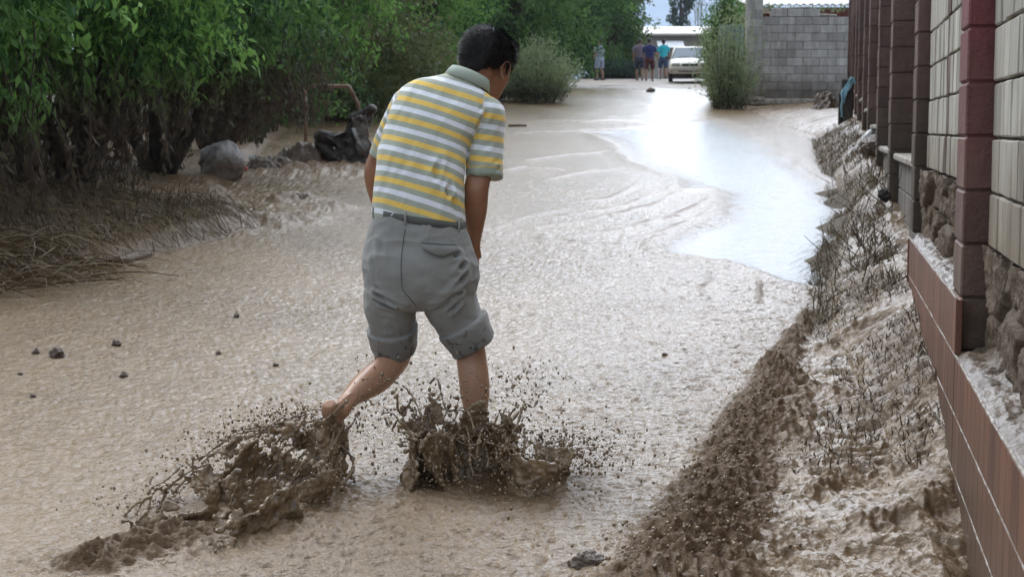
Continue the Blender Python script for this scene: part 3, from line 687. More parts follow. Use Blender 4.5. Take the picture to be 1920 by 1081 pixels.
def foliage_mesh(name, blobs, nleaf, L, mat, droop=.5, clump=.22, per=45, ground=None, mudh=None, r=rng, keep=None, sq=.42, shell=.55):
    """blobs: (centre, radii) ellipsoids. Leaves sit on twigs in clumps spread through the outer part of each."""
    cs, ds, ts = [], [], []
    vol = np.array([np.prod(b_[1]) ** .67 for b_ in blobs]); vol /= vol.sum()
    for (bc, br), w in zip(blobs, vol):
        k = max(3, int(nleaf * w / per)); u = r.normal(size=(k, 3)); u /= np.linalg.norm(u, axis=1)[:, None]
        rad = (shell + (1 - shell) * r.random(k)) ** .7 * (1 + .16 * r.normal(size=k)); cc = np.asarray(bc) + u * np.asarray(br) * rad[:, None]
        ct = np.clip(.45 + .42 * r.normal(size=k) + .1 * u[:, 2], 0, 1)
        tw = u + .5 * r.normal(size=(k, 3)); tw[:, 2] -= droop; tw /= np.linalg.norm(tw, axis=1)[:, None]
        s = r.random((k, per)) * 2 - .6
        p = cc[:, None] + tw[:, None] * (s * clump * 1.3)[..., None] + r.normal(size=(k, per, 3)) * clump * .33
        dd = tw[:, None] * .6 + r.normal(size=(k, per, 3)) * .75; dd[..., 2] -= droop * .8
        cs.append(p.reshape(-1, 3)); ds.append(dd.reshape(-1, 3)); ts.append(np.clip(np.repeat(ct, per) + .16 * r.normal(size=k * per), 0, 1))
    c = np.concatenate(cs); d = np.concatenate(ds); t = np.concatenate(ts)
    if keep is not None: m = keep(c); c, d, t = c[m], d[m], t[m]
    n = len(c); LL = L * r.uniform(.6, 1.35, n); v, f = leaves(c, d, LL, LL * sq * r.uniform(.7, 1.2, n), r)
    me = mesh_np(name, v, f, False); attr(me, 'tint', np.repeat(t, 4))
    mu = np.zeros(n)
    if mudh is not None:
        gz = np.zeros(n) if ground is None else ground(c)
        mu = 1 - sstep(mudh * .55, mudh * 1.25, c[:, 2] - gz + .25 * fbm3(c, 1.4, 2, 5))
    attr(me, 'mud', np.repeat(mu, 4)); me.materials.append(mat); return me
def branch_mesh(name, base, tips, r0, r=random):
    b = MB(); base = np.asarray(base, float)
    for tp in tips:
        tp = np.asarray(tp, float); n = 7; t = np.linspace(0, 1, n); mid = base * .5 + tp * .5 + np.array((r.uniform(-.3, .3), r.uniform(-.3, .3), r.uniform(.0, .5))) * np.linalg.norm(tp - base) * .35
        q = (1 - t)[:, None] ** 2 * base + 2 * ((1 - t) * t)[:, None] * mid + (t ** 2)[:, None] * tp
        b.tube(q, r0 * (1 - .85 * t), 6)
    return b.mesh(name, True)
def tree(name, loc, label, blobs, nleaf, L, mat, tips, r0, group=None, cat='tree', **k):
    t = empty(name, loc, label, cat, group)
    link('trunk', branch_mesh('trunk', (0, 0, -.2), tips, r0), M_BARK, t)
    o = link('crown', foliage_mesh('crown', blobs, nleaf, L, mat, **k), None, t)
    return t
# --- the overhanging trees at the near left, their lower branches dragged down and coated in mud
def gz_at(loc): return lambda c: height(c[:, 0] + loc[0], c[:, 1] + loc[1]) - loc[2]
def near_tree(x, y, blobs, tips, n, L, mat, label, mudh, droop=1.0, r0=.09, clump=.2, hang=()):
    loc = (x, y, H(x, y)); t = tree('overhanging_tree', loc, label, blobs, n, L, mat, tips, r0, 'overhanging trees on the left bank', droop=droop, ground=gz_at(loc), mudh=mudh, clump=clump,
        keep=lambda c: c[:, 2] > gz_at(loc)(c) + .02)
    if hang:
        cs, ds, tt = [], [], []; b = MB()
        for (hx, hy, z1, z0, ns) in hang:          # hanging twigs: start height, end height
            for k in range(ns):
                sx, sy = hx + random.gauss(0, .28), hy + random.gauss(0, .28); zt = z1 + random.uniform(-.2, .3); zb = z0 + abs(random.gauss(0, .28))
                m = 14; s = np.linspace(0, 1, m); lean = random.gauss(.05, .16), random.gauss(-.1, .14)
                pts = np.stack([sx - x + lean[0] * s + .03 * np.sin(s * 7 + k), sy - y + lean[1] * s, zt + (zb - zt) * s ** 1.1 - loc[2]], 1)
                b.tube(pts, .006 * (1 - .7 * s) + .0015, 4, False)
                nl = 42; a = rng.random(nl); ii = a * (m - 1); p = np.stack([np.interp(ii, range(m), pts[:, j]) for j in range(3)], 1) + rng.normal(size=(nl, 3)) * .025
                cs.append(p); dd = rng.normal(size=(nl, 3)) * .45; dd[:, 2] -= .9; ds.append(dd); tt.append(np.clip(.45 + .2 * rng.normal(size=nl), 0, 1))
        c = np.concatenate(cs); d = np.concatenate(ds); n_ = len(c); LL = L * 1.05 * rng.uniform(.6, 1.3, n_); v, f = leaves(c, d, LL, LL * .34)
        me = mesh_np('hanging_leaves', v, f, False); attr(me, 'tint', np.repeat(np.concatenate(tt), 4)); hz = c[:, 2] - gz_at(loc)(c) + .3 * fbm3(c, 2.2, 2, 8)
        attr(me, 'mud', np.repeat(1 - sstep(mudh * .7, mudh * 1.5, hz), 4)); link('hanging_leaves', me, mat, t)
        link('hanging_twigs', b.mesh('hanging_twigs', True), M_BARK, t)
    return t
near_tree(-4.7, 11.2, [((.1, .0, 2.3), (1.25, 1.1, 1.1)), ((.9, -.1, 2.0), (.85, .8, .8)), ((-.8, -.3, 2.0), (1.0, .9, 1.3)), ((.2, -.3, 1.35), (1.0, .6, .55)), ((-.7, .2, 1.0), (.8, .7, .6))],
          [(.1, 0, 2.6), (1.2, -.1, 2.1), (-.9, -.2, 2.2), (.4, -.4, 1.8)], 22000, .092, M_LEAF, 'leafy overhanging tree at the left edge of the street, leaves drooping', .75, 1.0,
          hang=((-4.2, 10.8, 1.9, .75, 26), (-4.6, 10.6, 1.8, .7, 16), (-3.75, 11.0, 2.0, .8, 20)))
near_tree(-3.9, 13.6, [((.0, .0, 2.3), (1.2, 1.1, 1.1)), ((.75, -.2, 1.9), (.9, .8, .8)), ((.3, -.3, 1.5), (.9, .6, .5)), ((-.9, 0, 1.7), (.9, .9, 1.2))],
          [(.1, 0, 2.6), (1.1, -.1, 2.1), (-.9, -.2, 2.2), (.5, -.4, 1.5)], 20000, .092, M_LEAF, 'second overhanging tree, hanging its muddy branches over the boulder', 1.0, .9,
          hang=((-3.4, 13.0, 2.1, 1.1, 22), (-3.85, 12.6, 1.9, .95, 26), (-3.15, 14.0, 2.2, 1.45, 16), (-4.3, 13, 2, .95, 14)))
near_tree(-3.9, 16.8, [((.0, .0, 2.5), (1.3, 1.2, 1.2)), ((.9, -.3, 2.2), (1.0, .9, .8)), ((.5, -.3, 1.5), (.9, .6, .5)), ((-.9, 0, 1.7), (.9, .9, 1.2))],
          [(.1, 0, 2.8), (1.4, -.1, 2.4), (-.9, -.2, 2.2), (.8, -.4, 1.7)], 18000, .095, M_LEAF2, 'third overhanging tree with brown mud caked hanging branches behind the boulder', 1.25, .9,
          hang=((-3.5, 17.2, 2.6, 1.25, 26), (-2.9, 17.3, 2.5, 1.4, 26), (-3.9, 15.8, 2.3, 1.1, 18), (-2.6, 17.6, 2.6, 1.6, 18)))
near_tree(-4.0, 20.5, [((.0, .0, 2.7), (1.6, 1.3, 1.5)), ((1.0, -.3, 2.4), (1.2, .9, 1.0)), ((1.9, .3, 2.2), (.8, .8, .8)), ((-1.2, 0, 1.9), (1.2, .9, 1.5))],
          [(.1, 0, 3.0), (1.7, -.1, 2.4), (-.9, -.2, 2.2), (.8, -.4, 1.7)], 20000, .085, M_LEAF, 'bright green leafy tree left of the man, sprays reaching over the mud', 1.1, .7,
          hang=((-3.2, 19.6, 2.4, 1.6, 20), (-2.7, 19.8, 2.6, 1.9, 16)))
# --- the row of trees behind, running along the left of the street into the distance
def row_tree(x, y, h, w, mat, label, n=13000, L=.16, seed=0, name='roadside_tree'):
    r = np.random.default_rng(seed); rr = random.Random(seed); blobs = []
    for k in range(11):
        a = rr.uniform(0, 6.28); q = rr.uniform(0, .7) * w; zz_ = rr.uniform(.12, .92) * h; s = (.55 + .3 * rr.random()) * w * (1.1 - .55 * zz_ / h)
        blobs.append(((q * math.cos(a), q * math.sin(a), zz_), (s, s * .9, s * rr.uniform(.6, .95))))
    tips = [(b_[0][0], b_[0][1], b_[0][2]) for b_ in blobs[:7]]
    return tree(name, (x, y, H(x, y)), label, blobs, n, L, mat, tips, .13 * w / 2, 'trees along the left of the street', droop=.5, clump=.36, per=50, r=r, keep=lambda c: c[:, 2] > .05)
ROW = [(-5.6, 17, 7, 2.3, M_LEAF2, 'tall dark tree behind the overhanging trees at the left', .11), (-6.6, 12.5, 7, 2.4, M_LEAF2, 'dark tree at the far left edge behind the overhanging leaves', .10),
       (-4.6, 25, 6, 2.3, M_LEAF2, 'broad shadowy green tree behind the steel rail', .12), (-3.6, 31, 7, 2.5, M_LEAF4, 'olive brown tinged tree left of the man above his shoulder', .14), (-6.5, 30, 9, 3, M_LEAF2, 'tall dark tree second row behind the olive tree', .15),
       (-2.4, 37, 6.5, 2.4, M_LEAF, 'bushy bright green tree behind the head of the man', .14), (-3.8, 43, 9, 3, M_LEAF, 'tall green tree rising above the head of the man', .16), (.2, 47, 8, 2.7, M_LEAF2, 'dark green tree right of the head of the man', .16),
       (.5, 56, 8.5, 2.5, M_LEAF2, 'dark rounded tree behind the pale roadside shrub', .18), (2.2, 70, 8.5, 2.5, M_LEAF, 'green tree left of the lone standing person', .18), (4.7, 76, 9.5, 2.6, M_LEAF2, 'dark green tree above the lone standing person', .2),
       (6.2, 89, 10, 2.4, M_LEAF4, 'olive green last tree of the row beside the sky gap', .2), (-2.5, 62, 12, 4, M_LEAF2, 'big dark tree far behind the row, in the middle', .22), (1.8, 84, 12, 3.6, M_LEAF2, 'big dark tree far behind the lone standing person', .24), (-7.5, 44, 12, 4, M_LEAF2, 'big dark tree behind the row, left of the man', .22), (-8.5, 24, 10, 3, M_LEAF2, 'big dark tree behind the row, at the upper left', .16)]
for i, (x_, y_, h_, w_, m_, lb, L_) in enumerate(ROW): row_tree(x_, y_, h_, w_, m_, lb, 24000 if y_ > 20 else 14000, L_, 100 + i)
# --- wispy tall shrubs
def wisp(name, x, y, h, w, label, mat, n=420, seed=1, L=.07, group=None, cat='shrub', per=26, loose=0):
    r = np.random.default_rng(seed); base = np.array((x, y, H(x, y))); t = empty(name, base, label, cat, group); b = MB(); cs, ds = [], []
    for k in range(n):
        a = r.uniform(0, 6.28); q = r.random() ** .6 * w; hh = h * (1 - .45 * (q / w) ** 2) * r.uniform(.55 - .25 * loose, 1.05 + .15 * loose); p0 = np.array((math.cos(a), math.sin(a), 0)) * q * .55
        p1 = np.array((math.cos(a) * q * 1.05, math.sin(a) * q * 1.05, hh)) + r.normal(size=3) * (.06 + .13 * loose) * h * .5; m = 6; s = np.linspace(0, 1, m)
        q_ = p0 + (p1 - p0) * s[:, None]; q_[:, 2] = hh * s ** .85
        if k % 3 == 0: b.tube(q_, .006 * (1 - .7 * s) + .001, 3, False)
        ss = r.uniform(.08, 1, per); c = np.stack([np.interp(ss, s, q_[:, j]) for j in range(3)], 1) + r.normal(size=(per, 3)) * .05; cs.append(c)
        d = (p1 - p0)[None] / h + r.normal(size=(per, 3)) * .5; ds.append(d)
    c = np.concatenate(cs); d = np.concatenate(ds); nn = len(c); LL = L * r.uniform(.6, 1.4, nn); v, f = leaves(c, d, LL, LL * .28, r)
    me = mesh_np('foliage', v, f, False); attr(me, 'tint', np.repeat(np.clip(.5 + .3 * r.normal(size=nn), 0, 1), 4)); attr(me, 'mud', np.repeat(.55 * (1 - sstep(.1, .5, c[:, 2])), 4))
    link('foliage', me, mat, t); link('stems', b.mesh('stems', True), M_MUDST, t); return t
def grow(t, s): t.scale = (s, s, s); return t
wisp('roadside_shrub', .7, 41, 1.75, 1.15, 'pale grey green wispy shrub at the road edge right of the head of the man', M_LEAF3, 520, 3, .09, 'wispy shrubs beside the road')
wisp('roadside_shrub', -.4, 42, 1.5, 1.2, 'lower wispy shrub half hidden behind the head of the man', M_LEAF3, 380, 4, .09, 'wispy shrubs beside the road')
wisp('roadside_shrub', 5.1, 36.2, 2.5, .66, 'tall wispy grey green shrub in front of the block wall pilaster, beside the car', M_LEAF3, 300, 5, .085, 'wispy shrubs beside the road', per=30, loose=1)
wisp('roadside_shrub', 5.65, 40.6, 3.6, .6, 'taller green shrub behind, reaching to the top beside the pilaster', M_LEAF, 620, 6, .1, 'wispy shrubs beside the road')
wisp('roadside_shrub', 5.0, 73, 1.1, 1.3, 'low bluish shrub behind the lone standing person', M_LEAFB, 260, 7, .14, 'wispy shrubs beside the road')
wisp('roadside_shrub', 10.7, 76, 2.6, 1.2, 'dark green shrub behind the parked car roof', M_LEAF2, 300, 8, .16, 'wispy shrubs beside the road')
row_tree(8.8, 58, 5.2, 1.2, M_LEAF, 'small light green tree beyond the tall shrub, beside the sky gap', 7000, .16, 301, 'young_tree')
# tall poplar in the gap
r_ = np.random.default_rng(9); blobs = [((r_.uniform(-.4, .4), 0, z_), (1.6 - .03 * z_, 1.5, 2.0)) for z_ in np.linspace(1.5, 22, 12)]
tree('poplar_tree', (19.6, 180, 4), 'tall dark poplar tree seen in the sky gap above the far roof', blobs, 9000, .45, M_LEAFB, [(0, 0, 22), (.6, 0, 12), (-.6, 0, 9)], .3, clump=.5, r=r_)
# weeds on top of the block wall
def blades(name, pts, h, w, mat, seed=2, lean=.5, curl=.4, per=1, n=5, mud=None):
    """curved thin blades rooted at pts, each a ribbon"""
    r = np.random.default_rng(seed); P0 = np.repeat(np.asarray(pts, float), per, 0); m = len(P0); a = r.uniform(0, 6.28, m); hh = h * r.uniform(.4, 1.3, m); le = lean * r.uniform(.1, 1.2, m)
    dx = np.cos(a) * le; dy = np.sin(a) * le; s = np.linspace(0, 1, n)
    px = P0[:, 0, None] + dx[:, None] * hh[:, None] * s ** 1.6; py = P0[:, 1, None] + dy[:, None] * hh[:, None] * s ** 1.6
    pz = P0[:, 2, None] + hh[:, None] * (s - curl * le[:, None] * s ** 2.5)
    b_ = r.uniform(0, 6.28, m); ww = w * r.uniform(.6, 1.4, m)[:, None] * (1 - .85 * s)
    L_ = np.stack([px - np.cos(b_)[:, None] * ww / 2, py - np.sin(b_)[:, None] * ww / 2, pz], 2); R_ = np.stack([px + np.cos(b_)[:, None] * ww / 2, py + np.sin(b_)[:, None] * ww / 2, pz], 2)
    v = np.stack([L_, R_], 2).reshape(-1, 3); base = (np.arange(m) * 2 * n)[:, None]; k = np.arange(n - 1)[None] * 2
    f = np.stack([base + k, base + k + 1, base + k + 3, base + k + 2], 2).reshape(-1, 4)
    me = mesh_np(name, v, f, False); attr(me, 'tint', np.repeat(r.random(m), 2 * n)); attr(me, 'mud', np.repeat(r.random(m) ** 2 if mud is None else r.random(m) ** .5 * mud, 2 * n)); me.materials.append(mat); return me
pts = [(rng.uniform(6.2, 8.3), 38 + rng.uniform(-.08, .08), 4.38 + .1 * rng.random()) for _ in range(160)]
tag(link('wall_top_weeds', blades('wall_top_weeds', pts, .22, .02, M_LEAF3, 5, .5, .3)), 'thin weeds growing on top of the grey block wall', None, None, 'stuff')
# --- muddy weeds along the right verge
pts = []
while len(pts) < 5200:
    y_ = 8.2 + 17 * rng.random() ** 1.6; xr_ = np.interp(y_, XR[:, 0], XR[:, 1]); w_ = wallx(y_) + .06 - xr_; x_ = xr_ - .12 + (w_ + .06) * rng.random()
    if fbm2(np.array([x_ * 2.5]), np.array([y_ * 1.5]), 2, 3)[0] > -.25: pts.append((x_, y_, H(x_, y_) - .02))
pts = np.array(pts); cut = pts[:, 1] < 10.5
M_WEED = leaf_mat('muddy_weeds', (.11, .09, .045), (.21, .17, .10), (.13, .092, .06), trans=.1)
tag(link('verge_weeds', blades('verge_weeds', np.concatenate([pts[~cut], pts[cut][::2]]), .13, .010, M_WEED, 6, 1.6, .75, 2, 6, .7)), 'mud coated weeds and dry grass at the foot of the pillars', None, None, 'stuff')
pts = [];
while len(pts) < 2600:
    y_ = 5.2 + 4.2 * rng.random(); x_ = wallx(y_) - rng.random() ** 1.3 * .55
    if fbm2(np.array([x_ * 3]), np.array([y_ * 2]), 2, 13)[0] > .05 - .12 * (y_ - 6.5) : pts.append((x_, y_, MZ(x_, y_) - .012))
tag(link('flattened_grass', blades('flattened_grass', pts, .075, .007, M_MUDST, 7, 1.6, .75, 1, 5, .6)), 'short flattened muddy grass beside the brown plinth', None, None, 'stuff')
def sticks(name, specs, m, label):
    b = MB()
    for (x_, y_, L_, el, az, r_) in specs:
        n = 6; s = np.linspace(0, 1, n); d = np.array((math.cos(az) * math.cos(el), math.sin(az) * math.cos(el), math.sin(el)))
        b.tube(np.array((x_, y_, H(x_, y_))) + d * L_ * s[:, None] + .02 * L_ * np.sin(s * 5 + x_ * 9)[:, None] * np.array((1, .4, 0)), r_ * (1 - .6 * s), 4)
    return tag(link(name, b.mesh(name, True), m), label, None, None, 'stuff')
specs = [(np.interp(y_, XR[:, 0], XR[:, 1]) + rng.uniform(-.05, .45), y_, rng.uniform(.15, .42), rng.uniform(.5, 1.5), rng.uniform(0, 6.3), .004) for y_ in rng.uniform(8.5, 20, 130)]
sticks('dead_stems', specs, M_MUDST, 'dead upright stems standing among the verge weeds')
o_ = link('green_sprig', blades('green_sprig', [(wallx(6.05) - .035 + rng.uniform(-.012, .012), 6.05 + rng.uniform(-.02, .02), MZ(wallx(6.05) - .05, 6.05) - .005) for _ in range(16)], .055, .008, M_LEAF, 8, .8, .5, 1, 5, 0.0)); tag(o_, 'small fresh green sprig at the foot of the brown plinth', 'plant')
# --- left bank: straw, dry roots, undergrowth, kerb stones
def strands(name, n, area, L, w, mat, seed, flow, lift, label, dens=None):
    r = np.random.default_rng(seed); m = 9; s = np.linspace(0, 1, m); out = []; 
    x_, y_ = [], []
    while len(x_) < n:
        a, c = r.uniform(area[0], area[1]), r.uniform(area[2], area[3])
        if dens is None or dens(a, c): x_.append(a); y_.append(c)
    x_ = np.array(x_); y_ = np.array(y_); a = flow + r.normal(size=n) * .45; LL = L * r.uniform(.4, 1.4, n); cv = r.normal(size=n) * .9
    ang = a[:, None] + cv[:, None] * s; px = x_[:, None] + np.cumsum(np.cos(ang), 1) * LL[:, None] / m; py = y_[:, None] + np.cumsum(np.sin(ang), 1) * LL[:, None] / m
    pz = height(px.ravel(), py.ravel()).reshape(px.shape) + .015 + lift * r.random(n)[:, None] * np.sin(s * math.pi) + .03 * r.random(n)[:, None]
    b_ = r.uniform(0, 6.28, n)[:, None]; ww = w * r.uniform(.5, 1.3, n)[:, None] * (1 - .6 * s) / 2
    A = np.stack([px - np.sin(ang) * ww, py + np.cos(ang) * ww, pz - ww * np.sin(b_)], 2); B = np.stack([px + np.sin(ang) * ww, py - np.cos(ang) * ww, pz + ww * np.sin(b_) + ww], 2)
    v = np.stack([A, B], 2).reshape(-1, 3); base = (np.arange(n) * 2 * m)[:, None]; k = np.arange(m - 1)[None] * 2; f = np.stack([base + k, base + k + 1, base + k + 3, base + k + 2], 2).reshape(-1, 4)
    me = mesh_np(name, v, f, False); attr(me, 'tint', np.repeat(r.random(n) ** 1.5, 2 * m)); attr(me, 'mud', np.repeat(np.clip(r.random(n) ** .6 + .3 * fbm2(x_ * 2, y_ * 2, 2, 3), 0, .95), 2 * m)); return tag(link(name, me, mat), label, None, None, 'stuff')
lim = lambda a, c: a < np.interp(c, XL[:, 0], XL[:, 1]) + .12 and a > np.interp(c, XL[:, 0], XL[:, 1]) - 2.1
strands('dry_grass', 3400, (-5.2, -2.0, 9.0, 13.5), .42, .006, M_STRAW, 11, 2.6, .10, 'tangled dry grass and roots washed along the left bank', lim)
strands('straw', 380, (-3.9, -2.85, 9.0, 10.2), .6, .009, M_STRAW, 12, .5, .14, 'pale straw lying at the left edge of the mud', lambda a, c: a < np.interp(c, XL[:, 0], XL[:, 1]) + .15)
pts = []
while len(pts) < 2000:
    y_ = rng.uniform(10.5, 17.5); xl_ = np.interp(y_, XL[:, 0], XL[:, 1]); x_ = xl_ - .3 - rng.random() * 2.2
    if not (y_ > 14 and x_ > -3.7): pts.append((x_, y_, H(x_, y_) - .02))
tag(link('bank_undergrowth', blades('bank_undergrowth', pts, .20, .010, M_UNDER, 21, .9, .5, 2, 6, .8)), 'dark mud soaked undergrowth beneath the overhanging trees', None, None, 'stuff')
pts = []
while len(pts) < 3600:
    y_ = rng.uniform(22, 50); x_ = np.interp(y_, XL[:, 0], XL[:, 1]) - .1 - rng.random() * 1.6; pts.append((x_, y_, H(x_, y_) - .02))
tag(link('roadside_grass', blades('roadside_grass', pts, .55, .03, leaf_mat('rank_grass', (.045, .055, .022), (.09, .10, .04), trans=.15), 22, .8, .4, 2, 5, .5)), 'rank grass and low growth along the foot of the tree row', None, None, 'stuff')
# ------------------------------------------------------------------ people
def cloth_mat(name, c1, c2=None, sc=60, rough=.85, dirt=None):
    t = NT(name); o = t.coord(); c = t.mix(t.noise(o, 3, 4), c1, c2 or tuple(q * .85 for q in c1))
    if dirt: c = t.mix(t.rng(t.at('wet'), 0, 1), c, dirt)
    t.col(c); t.rough(rough); t.b.inputs['Sheen Weight'].default_value = .15; t.nor(t.bump(t.noise(o, 420, 2), .0006, .5, t.bump(t.noise(t.coord((2.4, 1, 1), (0, .6, 0)), 7, 3, .5), .012, .6))); return t.m
def skin_mat(name, c, mudc=(.12, .08, .05)):
    t = NT(name); o = t.coord(); n_ = t.noise(o, 22, 5); q = t.mix(t.rng(n_, .3, .7), c, tuple(a * b_ for a, b_ in zip(c, (.82, .74, .70))))
    sp = t.n('ShaderNodeTexVoronoi'); sp.inputs['Scale'].default_value = 95; t.l(o, sp.inputs['Vector'])
    mu = t.at('mud'); spot = t.math('MULTIPLY', t.math('LESS_THAN', sp.outputs['Distance'], t.rng(mu, 0, .8, 0.02, .42)), t.math('GREATER_THAN', mu, .04))
    q = t.mix(spot, q, mudc); q = t.mix(t.rng(t.math('ADD', mu, t.math('MULTIPLY', t.noise(o, 12, 4), .5)), .95, 1.15), q, mudc); q = t.mix(t.at('pale'), q, t.mix(.38, q, (.58, .37, .25))); t.col(q); t.rough(.38)
    t.b.inputs['Subsurface Weight'].default_value = .08; t.b.inputs['Subsurface Radius'].default_value = (.02, .008, .004); t.b.inputs['Subsurface Scale'].default_value = .3
    t.nor(t.bump(t.noise(o, 160, 3), .001, .5, t.bump(spot, .003))); return t.m
def A(px, py, D): return at(px, py, D)
def ring(px, py, D, hw, hd, tilt=0.0, yaw=0.0):
    """ring with half width hw (m) across, half depth hd; tilt in degrees (right side down)"""
    t = math.radians(tilt); w = math.radians(yaw)
    u = np.array((math.cos(t) * math.cos(w), math.sin(w), -math.sin(t))) * hw
    v = np.array((-math.sin(w) * math.cos(t), math.cos(w), 0.0)) * hd
    return (A(px, py, D), u, v)
def limb(b, pts, n=20):
    """pts: (point, radius) chain as a smooth round loft"""
    P_ = np.array([p for p, _ in pts]); T = np.gradient(P_, axis=0); rings = []
    for p, t_, (q, r_) in zip(P_, T, pts):
        t_ = t_ / np.linalg.norm(t_); a = np.cross(t_, (0.15, 1, .1)); a /= np.linalg.norm(a); c = np.cross(t_, a)
        ra, rc = (r_ if isinstance(r_, tuple) else (r_, r_)); rings.append((p, a * ra, c * rc))
    b.loft(rings, n); return b
man = empty('person', A(860, 890, 5.5), 'man in striped yellow polo shirt and rolled grey shorts wading barefoot through the mud', 'person')
def PM(o_): o_.location = -Vector(man.location); return o_
# --- head frame: faces away, turned to his right and bowed
yaw = math.radians(38); HC = A(911, 123, 5.78)
hf = np.array((math.sin(yaw) * math.cos(.42), math.cos(yaw) * math.cos(.42), -math.sin(.42))); hr = np.array((math.cos(yaw), -math.sin(yaw), 0)); 
hr = hr - .10 * np.array((0, 0, 1)); hr /= np.linalg.norm(hr); hf = hf - hr * (hf @ hr); hf /= np.linalg.norm(hf); hu = np.cross(hr, hf)
HR = np.stack([hr, hf, hu], 1) * 1.08
def hp(x, y, z): return HC + HR @ np.array((x, y, z))
sk = MB()
sk.ell(hp(0, -.008, .03), (.075, .093, .088), HR, 24, 16)            # cranium
sk.loft([(hp(0, .035, .02), HR @ np.array((.066, 0, 0)), HR @ np.array((0, .055, 0))), (hp(0, .040, -.02), HR @ np.array((.066, 0, 0)), HR @ np.array((0, .056, 0))),
         (hp(0, .045, -.06), HR @ np.array((.058, 0, 0)), HR @ np.array((0, .05, 0))), (hp(0, .055, -.095), HR @ np.array((.042, 0, 0)), HR @ np.array((0, .040, 0))), (hp(0, .062, -.112), HR @ np.array((.022, 0, 0)), HR @ np.array((0, .022, 0)))], 24)
sk.cap(hp(0, .095, .022), hp(0, .118, -.022), .010, .015); sk.ell(hp(.012, .108, -.026), (.010, .010, .008), HR); sk.ell(hp(-.012, .108, -.026), (.010, .010, .008), HR)
sk.ell(hp(0, .098, -.052), (.024, .010, .006), HR); sk.ell(hp(0, .096, -.062), (.021, .010, .007), HR); sk.ell(hp(0, .092, -.098), (.022, .014, .014), HR)
for s in (-1, 1):
    sk.ell(hp(s * .030, .086, .032), (.022, .012, .007), HR); sk.ell(hp(s * .030, .082, .014), (.013, .010, .009), HR); sk.ell(hp(s * .046, .062, -.018), (.018, .022, .018), HR)
    # ear: outer rim, lobe, inner plate
    pts = [hp(s * .072, .016 + .017 * math.sin(a) , -.004 + .029 * math.cos(a)) + HR @ np.array((s * (.008 + .006 * (1 + math.cos(a)) * .5), -.010 * (1 - math.sin(a)) * .6, 0)) for a in np.linspace(-.3 - math.pi, math.pi * .62, 14)]
    sk.tube(pts, [.0045] * 14, 8); sk.ell(hp(s * .074, .008, -.004), (.006, .014, .024), HR); sk.ell(hp(s * .078, .014, -.036), (.005, .008, .010), HR)
nb = A(862, 170, 5.66)
limb(sk, [(A(852, 205, 5.66), .060), (A(866, 175, 5.70), (.060, .058)), (A(888, 153, 5.74), (.060, .058)), (hp(0, -.02, -.02), (.058, .06))])
sk.ell(hp(0, -.045, -.03), (.056, .045, .045), HR)
# torso under the clothes
TR = [ring(785, 520, 5.52, .13, .10, 4), ring(786, 470, 5.52, .155, .115, 5), ring(787, 415, 5.52, .140, .095, 9), ring(790, 350, 5.55, .140, .092, 12), ring(797, 290, 5.58, .143, .095, 13), ring(810, 245, 5.61, .145, .095, 13), ring(826, 210, 5.64, .155, .088, 14), ring(845, 187, 5.66, .115, .06, 15), ring(858, 172, 5.68, .055, .04, 15)]
sk.loft(TR)
# right arm, elbow bent, forearm going forward and down to the thigh
limb(sk, [(A(905, 213, 5.68), .058), (A(906, 270, 5.66), .052), (A(899, 325, 5.62), .046), (A(893, 355, 5.60), (.046, .046)), (A(891, 392, 5.62), (.045, .043)), (A(889, 430, 5.66), (.034, .034)), (A(888, 462, 5.70), (.026, .022)), (A(888, 482, 5.72), (.032, .018))])
# left arm
limb(sk, [(A(765, 195, 5.68), .056), (A(738, 245, 5.72), .05), (A(716, 290, 5.74), .045), (A(703, 325, 5.76), (.041, .043)), (A(710, 362, 5.79), (.039, .039)), (A(722, 402, 5.83), (.030, .030)), (A(733, 440, 5.85), (.026, .020)), (A(738, 460, 5.86), (.032, .018))])
def hand(b, wrist, fwd, side, nrm, s=1.0, curl=1.0):
    """palm with four fingers and a thumb"""
    fwd, side, nrm = (np.asarray(q, float) / np.linalg.norm(q) for q in (fwd, side, nrm)); w = np.asarray(wrist, float)
    b.loft([(w, side * .026, nrm * .017), (w + fwd * .03, side * .036, nrm * .017), (w + fwd * .065, side * .041, nrm * .015), (w + fwd * .088, side * .040, nrm * .012)], 16)
    for k, (o_, L) in enumerate(((.031, .066), (.011, .076), (-.010, .071), (-.030, .056))):
        p = w + fwd * .082 + side * o_; d = fwd.copy(); r_ = .0088
        for j, f_ in enumerate((.45, .32, .23)):
            c = curl * (.5 + .35 * j); a = d * math.cos(c) - nrm * math.sin(c) if j else fwd * math.cos(c * .6) - nrm * math.sin(c * .6)
            a = a / np.linalg.norm(a); q = p + a * L * f_; b.cap(p, q, r_, r_ * .9, 10); p = q; r_ *= .92
            nrm2 = np.cross(side, a); d = a
    p = w + fwd * .02 + side * .030; q = p + fwd * .03 + side * .022 - nrm * .012; b.cap(p, q, .0125, .0105, 10); b.cap(q, q + fwd * .030 + side * .002 - nrm * .014, .0105, .0085, 10)
hand(sk, A(888, 470, 5.71), (-.02, .18, -1), (-.35, -.9, 0), (.9, -.3, .1), curl=.8)
hand(sk, A(737, 450, 5.855), (.25, .1, -1), (.3, -.9, 0), (-.9, -.3, .1), curl=.8)
